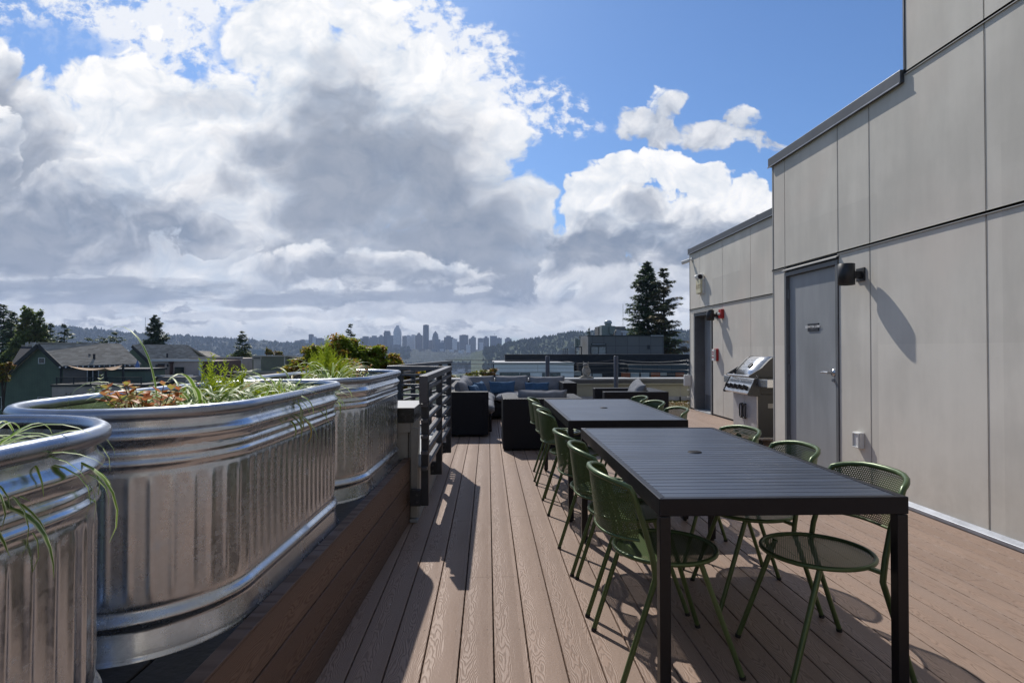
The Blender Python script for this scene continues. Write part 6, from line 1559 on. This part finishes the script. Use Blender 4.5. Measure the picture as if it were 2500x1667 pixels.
TM = [towermat('tower_dark_glass', (.02, .025, .035)), towermat('tower_grey', (.14, .145, .15)), towermat('tower_pale', (.62, .62, .62), 7, 5), towermat('tower_brown', (.16, .12, .095)), towermat('tower_blue_glass', (.07, .10, .13), 6, 3.8)]
def skyline():
    g = 'distant skyline towers'; C5 = lambda x, y: (900+x/6.72, 770+y/6.72)
    spec = [ # crop x0, x1, ytop, material, shape, label
     (15, 155, 330, 1, 'step', 'grey stepped tower at the left end of the main skyline cluster'), (160, 245, 320, 1, 'step', 'narrow grey tower right of the leftmost stepped tower'), (245, 348, 252, 0, 'step2', 'tall dark tower left of the tapered crown tower'),
     (305, 420, 328, 4, '', 'boxy mid height tower directly left of the tapered crown tower'), (405, 525, 215, 2, 'crown', 'tall pale tower with a tapered crown, second highest of the skyline'), (550, 640, 335, 1, '', 'slim grey slab right of the crown tower'), (625, 752, 315, 2, 'cut', 'wide pale tower with notched top'),
     (765, 880, 325, 3, 'arch', 'brown tower with arched top left of the tallest tower'), (893, 982, 156, 0, '', 'tallest black slab tower of the skyline'), (985, 1050, 405, 3, '', 'low brown tower at the foot of the tallest one'), (1043, 1142, 300, 1, 'pyr', 'tower with pyramid roof right of the tallest tower'),
     (1085, 1172, 390, 4, '', 'glass tower in front of the pyramid roofed tower'), (1180, 1240, 415, 2, '', 'low pale tower between pyramid tower and wide slab'), (1236, 1385, 332, 0, 'step', 'wide dark slab tower right of the pyramid roof'), (1370, 1450, 385, 2, '', 'pale residential tower beside the wide dark slab'),
     (1488, 1632, 322, 0, '', 'broad black flat topped tower in the right half of the skyline'), (1450, 1490, 430, 1, '', 'small grey block left of the broad black tower'), (1640, 1700, 385, 1, '', 'grey block right of the broad black tower'), (1675, 1760, 335, 1, 'step', 'stepped grey tower with rooftop boxes'),
     (1790, 1885, 372, 1, '', 'grey tower with pale bands near the crane'), (1885, 1975, 340, 0, 'step', 'dark tower left of the crane'), (1990, 2105, 335, 4, 'crane', 'blue glass tower carrying a construction crane'), (2100, 2185, 368, 4, '', 'blue tower right of the crane'),
     (2185, 2222, 495, 2, '', 'short pale tower in the gap before the last tower'), (2237, 2345, 358, 1, 'step', 'isolated grey tower at the right end of the skyline'),
     (1150, 1250, 450, 4, '', 'blue block low between the towers'), (1600, 1668, 480, 2, '', 'small bright tower before the broad black one'), (1468, 1560, 575, 2, '', 'low white apartment block below the skyline'), (1370, 1470, 570, 0, '', 'low dark block left of the white apartment block'),
     (230, 380, 550, 2, '', 'low pale block below the left cluster'), (380, 510, 480, 1, '', 'patterned low tower below the crown tower'), (515, 690, 556, 0, '', 'low dark wide block below the skyline'), (690, 900, 580, 1, '', 'low grey wide block under the arched tower'), (900, 1030, 600, 2, '', 'low pale blocks under the tallest tower'),
     (1030, 1130, 560, 4, '', 'low glass block under the pyramid tower'), (1130, 1300, 640, 3, '', 'low brick brown warehouse near the lake'), (1660, 1880, 590, 2, '', 'long pale institutional block right of centre'), (1815, 1880, 440, 2, '', 'white banded tower left of the dark one near the crane')]
    rnd = random.Random(4)
    def tower(x0, x1, yt, mi, sh, lb, Y):
        a, b = at(x0, yt, Y), at(x1, yt, Y); w = b.x-a.x; top = a.z; zb = -68; cx = (a.x+b.x)/2; T = empty('skyscraper' if top > 20 else 'city_block', lb, 'tower' if top > 20 else 'building', (cx, Y, zb), 0, g)
        H = top-zb; D = max(30, w*.9); k = px2m(Y); mb = MB(); m = TM[mi]; h2 = H
        if sh == 'step': h2 = H-3.5*k; mb.box(-w*.28, w*.22, D*.2, D*.8, h2, H)
        if sh == 'step2': h2 = H-11*k; mb.box(-w*.5, w*.5, 0, D, h2, H-4*k).box(-w*.42, w*.44, 4, D-4, H-4*k, H)
        if sh == 'cut': h2 = H-3*k; mb.box(-w*.5, -.15*w, 0, D, h2, H-1*k).box(.12*w, w*.5, 0, D, h2, H)
        if sh == 'arch':
            h2 = H; pts = [(-w*.30, 0, H)]+[(-.30*w+.60*w*i/10, 0, H+6.5*k*math.sin(math.pi*i/10)) for i in range(1, 10)]+[(w*.30, 0, H)]; mb.poly(pts, (0, D*.6, 0))
        if sh == 'pyr':
            h2 = H-7*k; mb.box(-w*.40, w*.42, 3, D-3, h2, H-1*k); z = H-1*k; mb.add([(-w*.40, 3, z), (w*.42, 3, z), (w*.42, D-3, z), (-w*.40, D-3, z), (0, D/2, z+8.5*k)], [(0, 1, 4), (1, 2, 4), (2, 3, 4), (3, 0, 4)])
        if sh == 'crown':
            h2 = H-8*k; mb.add([(-w*.5, 0, h2), (w*.5, 0, h2), (w*.5, D, h2), (-w*.5, D, h2), (-w*.36, 4, H), (w*.34, 4, H), (w*.34, D-4, H), (-w*.36, D-4, H)], [(0, 1, 5, 4), (1, 2, 6, 5), (2, 3, 7, 6), (3, 0, 4, 7), (4, 5, 6, 7)])
            mb.box(-w*.30, w*.28, 8, D-8, H, H+3*k); mb.box(-w*.17, w*.19, 10, D-10, H+3*k, H+7.5*k)
        if sh == 'crane': mb.bar((w*.15, 5, H), (w*.15, 5, H+6*k), .5*k, .5*k); mb.bar((w*.0, 5, H+5*k), (w*.32, 5, H+6.2*k), .4*k, .4*k)
        mb.box(-w/2, w/2, 0, D, 0, h2).build('tower_body', m, T)
        if sh == '' and w > 8*k:
            MB().box(-w*rnd.uniform(.1, .3), w*rnd.uniform(.05, .3), D*.3, D*.7, h2, h2+rnd.uniform(.5, 1.2)*k).build('roof_plant', TM[1], T)
        return T
    for i, (x0, x1, yt, mi, sh, lb) in enumerate(spec):
        (a, y), (b, _) = C5(x0, yt), C5(x1, yt); Y = 3650-(i % 5)*60 if yt < 430 else 3250-(i % 4)*45
        tower(a, b, y, mi, sh, lb, Y)
    C6 = lambda x, y: (700+x/7.84, 760+y/7.84)
    for x0, x1, yt, mi, lb in ((152, 240, 560, 0, 'leftmost low tower of the separate hilltop cluster'), (245, 340, 545, 0, 'second low tower of the hilltop cluster'), (360, 420, 545, 2, 'low pale block in the hilltop cluster'), (420, 492, 440, 0, 'tallest dark tower of the hilltop cluster'), (488, 555, 492, 2, 'pale tower right of the tallest hilltop tower'), (555, 688, 515, 0, 'wide dark block at the right of the hilltop cluster'), (700, 860, 555, 1, 'long low block on the hill left of the maple top'), (1400, 1565, 510, 1, 'grey block between the maple and the main skyline'), (1450, 1555, 478, 1, 'slim grey tower just right of the maple top')):
        (a, y), (b, _) = C6(x0, yt), C6(x1, yt); tower(a, b, y, mi, '', lb, 3600)
    # far office with blue windows
    a = at(617, 853, 900); b = at(650, 853, 900); o = MB().box(a.x, b.x, 900, 930, -40, a.z).build('office_block', towermat('office_blue_windows', (.34, .40, .46), 2.6, 2.6)); tag(o, 'white and blue office block left of the olive building top', 'office')
    # filler city fabric and woods as masses
    mb = MB(); tm = MB(); rnd = random.Random(9)
    for i in range(1500):
        Y = rnd.uniform(3150, 3420); px = rnd.uniform(900, 1250); p = at(px, 850, Y); h = rnd.uniform(6, 40)*(1 if rnd.random() < .85 else 1.7); w = rnd.uniform(14, 50); mb.box(p.x-w/2, p.x+w/2, Y, Y+20, -70, -66+h, rnd.randrange(3))
    for i in range(420):
        Y = rnd.uniform(2700, 3150); px = rnd.uniform(150, 960); t = rnd.random(); p = at(px, 850, Y); h = rnd.uniform(6, 14); zz = -60+(at(px, interp([(150, 800), (600, 834), (960, 855)], px), 3400).z+60)*t*.8; mb.box(p.x-8, p.x+8, Y-200+t*700, Y-200+t*700+10, zz-10, zz+h*.6, rnd.randrange(3))
    o = mb.build('city_fabric', [TM[1], TM[2], TM[3]]); tag(o, 'mass of small distant city buildings around the foot of the skyline', 'city', kind='stuff')
    for i in range(5200):
        if i < 2600: Y = rnd.uniform(2100, 2700); px = rnd.uniform(1090, 1300) if rnd.random() < .7 else rnd.uniform(930, 1130)
        else: Y = rnd.uniform(1750, 2300); px = rnd.uniform(1180, 1700)
        p = at(px, 850, Y); s = rnd.uniform(6, 15); pf = [(1000, 872), (1150, 862), (1235, 842), (1310, 830), (1395, 816), (1500, 809), (1700, 812)]
        if i < 2600: zz = -72+rnd.uniform(0, 1)*max(0, min(1, (px-1080)/160))*24
        else: fr = max(0, min(1, (Y-1600)/700)); s_ = fr*fr*(3-2*fr); zz = -72+(at(px, interp(pf, px), 2300).z+72)*s_-3
        for k in range(3):
            a = rnd.uniform(0, 6.28); d = Vector((math.cos(a), math.sin(a)*.6, 0))*s*.5; q = Vector((p.x, Y, zz)); mb2 = tm
            tm.add([q-d, q+d, q+d*.7+Vector((0, 0, s*.9)), q+Vector((0, 0, s*rnd.uniform(1.0, 1.5))), q-d*.75+Vector((0, 0, s*.8))], [(0, 1, 2, 3, 4)], uvs=[[(i, k)]*5])
    lp = [(-200, 790), (150, 800), (240, 808), (300, 815), (400, 822), (440, 822), (520, 828), (600, 834), (700, 840), (850, 848), (1000, 852)]
    for i in range(5200):
        Y = rnd.uniform(2750, 3420); px = rnd.uniform(100, 1000); p = at(px, 850, Y); fr = max(0, min(1, (Y-2500)/900)); s_ = fr*fr*(3-2*fr); zz = -60+(at(px, interp(lp, px), 3400).z+60)*s_-3; s = rnd.uniform(6, 17)*(1.5 if rnd.random() < .08 else 1)
        for k in range(2):
            a = rnd.uniform(0, 6.28); d = Vector((math.cos(a), math.sin(a)*.6, 0))*s*.55; q = Vector((p.x, Y, zz))
            tm.add([q-d, q+d, q+d*.7+Vector((0, 0, s*.8)), q+Vector((0, 0, s*rnd.uniform(.9, 1.4))), q-d*.75+Vector((0, 0, s*.7))], [(0, 1, 2, 3, 4)], uvs=[[(i, k)]*5])
    o = tm.build('distant_woods', leafmat('distant_foliage', (.030, .048, .026), (.085, .11, .05), None, 0, .01)); tag(o, 'distant wooded shore and hillside trees', 'woods', kind='stuff')
    # marina
    bt = []
    for i in range(46):
        Y = rnd.uniform(1560, 2150); px = rnd.uniform(1100, 1245); p = at(px, 850, Y); T = empty('sailboat', 'white sailboat with bare mast on the lake, tiny below the city skyline', 'boat', (p.x, Y, -71), rnd.uniform(-.5, .5), 'boats moored on the lake')
        l = rnd.uniform(5, 9); MB().poly([(-l, -1.6, 0), (-l, 1.6, 0), (l*.5, 1.6, 0), (l, 0, 0), (l*.5, -1.6, 0)], (0, 0, 1.8)).box(-l*.5, l*.2, -1, 1, 1.8, 3.0).build('hull', M_['wtrim'], T, fix=True)
        h = rnd.uniform(12, 22); MB().tube([(0, 0, 1.8), (0, 0, h)], .22, 5).build('mast', M_['paleline'], T)
skyline()
# ------------------------------------------------------------------ air
def haze():
    m = bpy.data.materials.new('haze'); m.use_nodes = True; t = m.node_tree; t.nodes.remove(t.nodes['Principled BSDF'])
    out = [n for n in t.nodes if n.type == 'OUTPUT_MATERIAL'][0]; v = t.nodes.new('ShaderNodeVolumePrincipled'); t.links.new(v.outputs[0], out.inputs['Volume'])
    v.inputs['Color'].default_value = (.55, .70, 1.0, 1); v.inputs['Density'].default_value = HAZE; v.inputs['Anisotropy'].default_value = .2
    o = MB().box(-9000, 9000, -400, 5200, -76, 420).build('haze', m); tag(o, 'thin blue air between the roof terrace and the hills', 'haze', kind='stuff')
HAZE = 0.00010
haze()
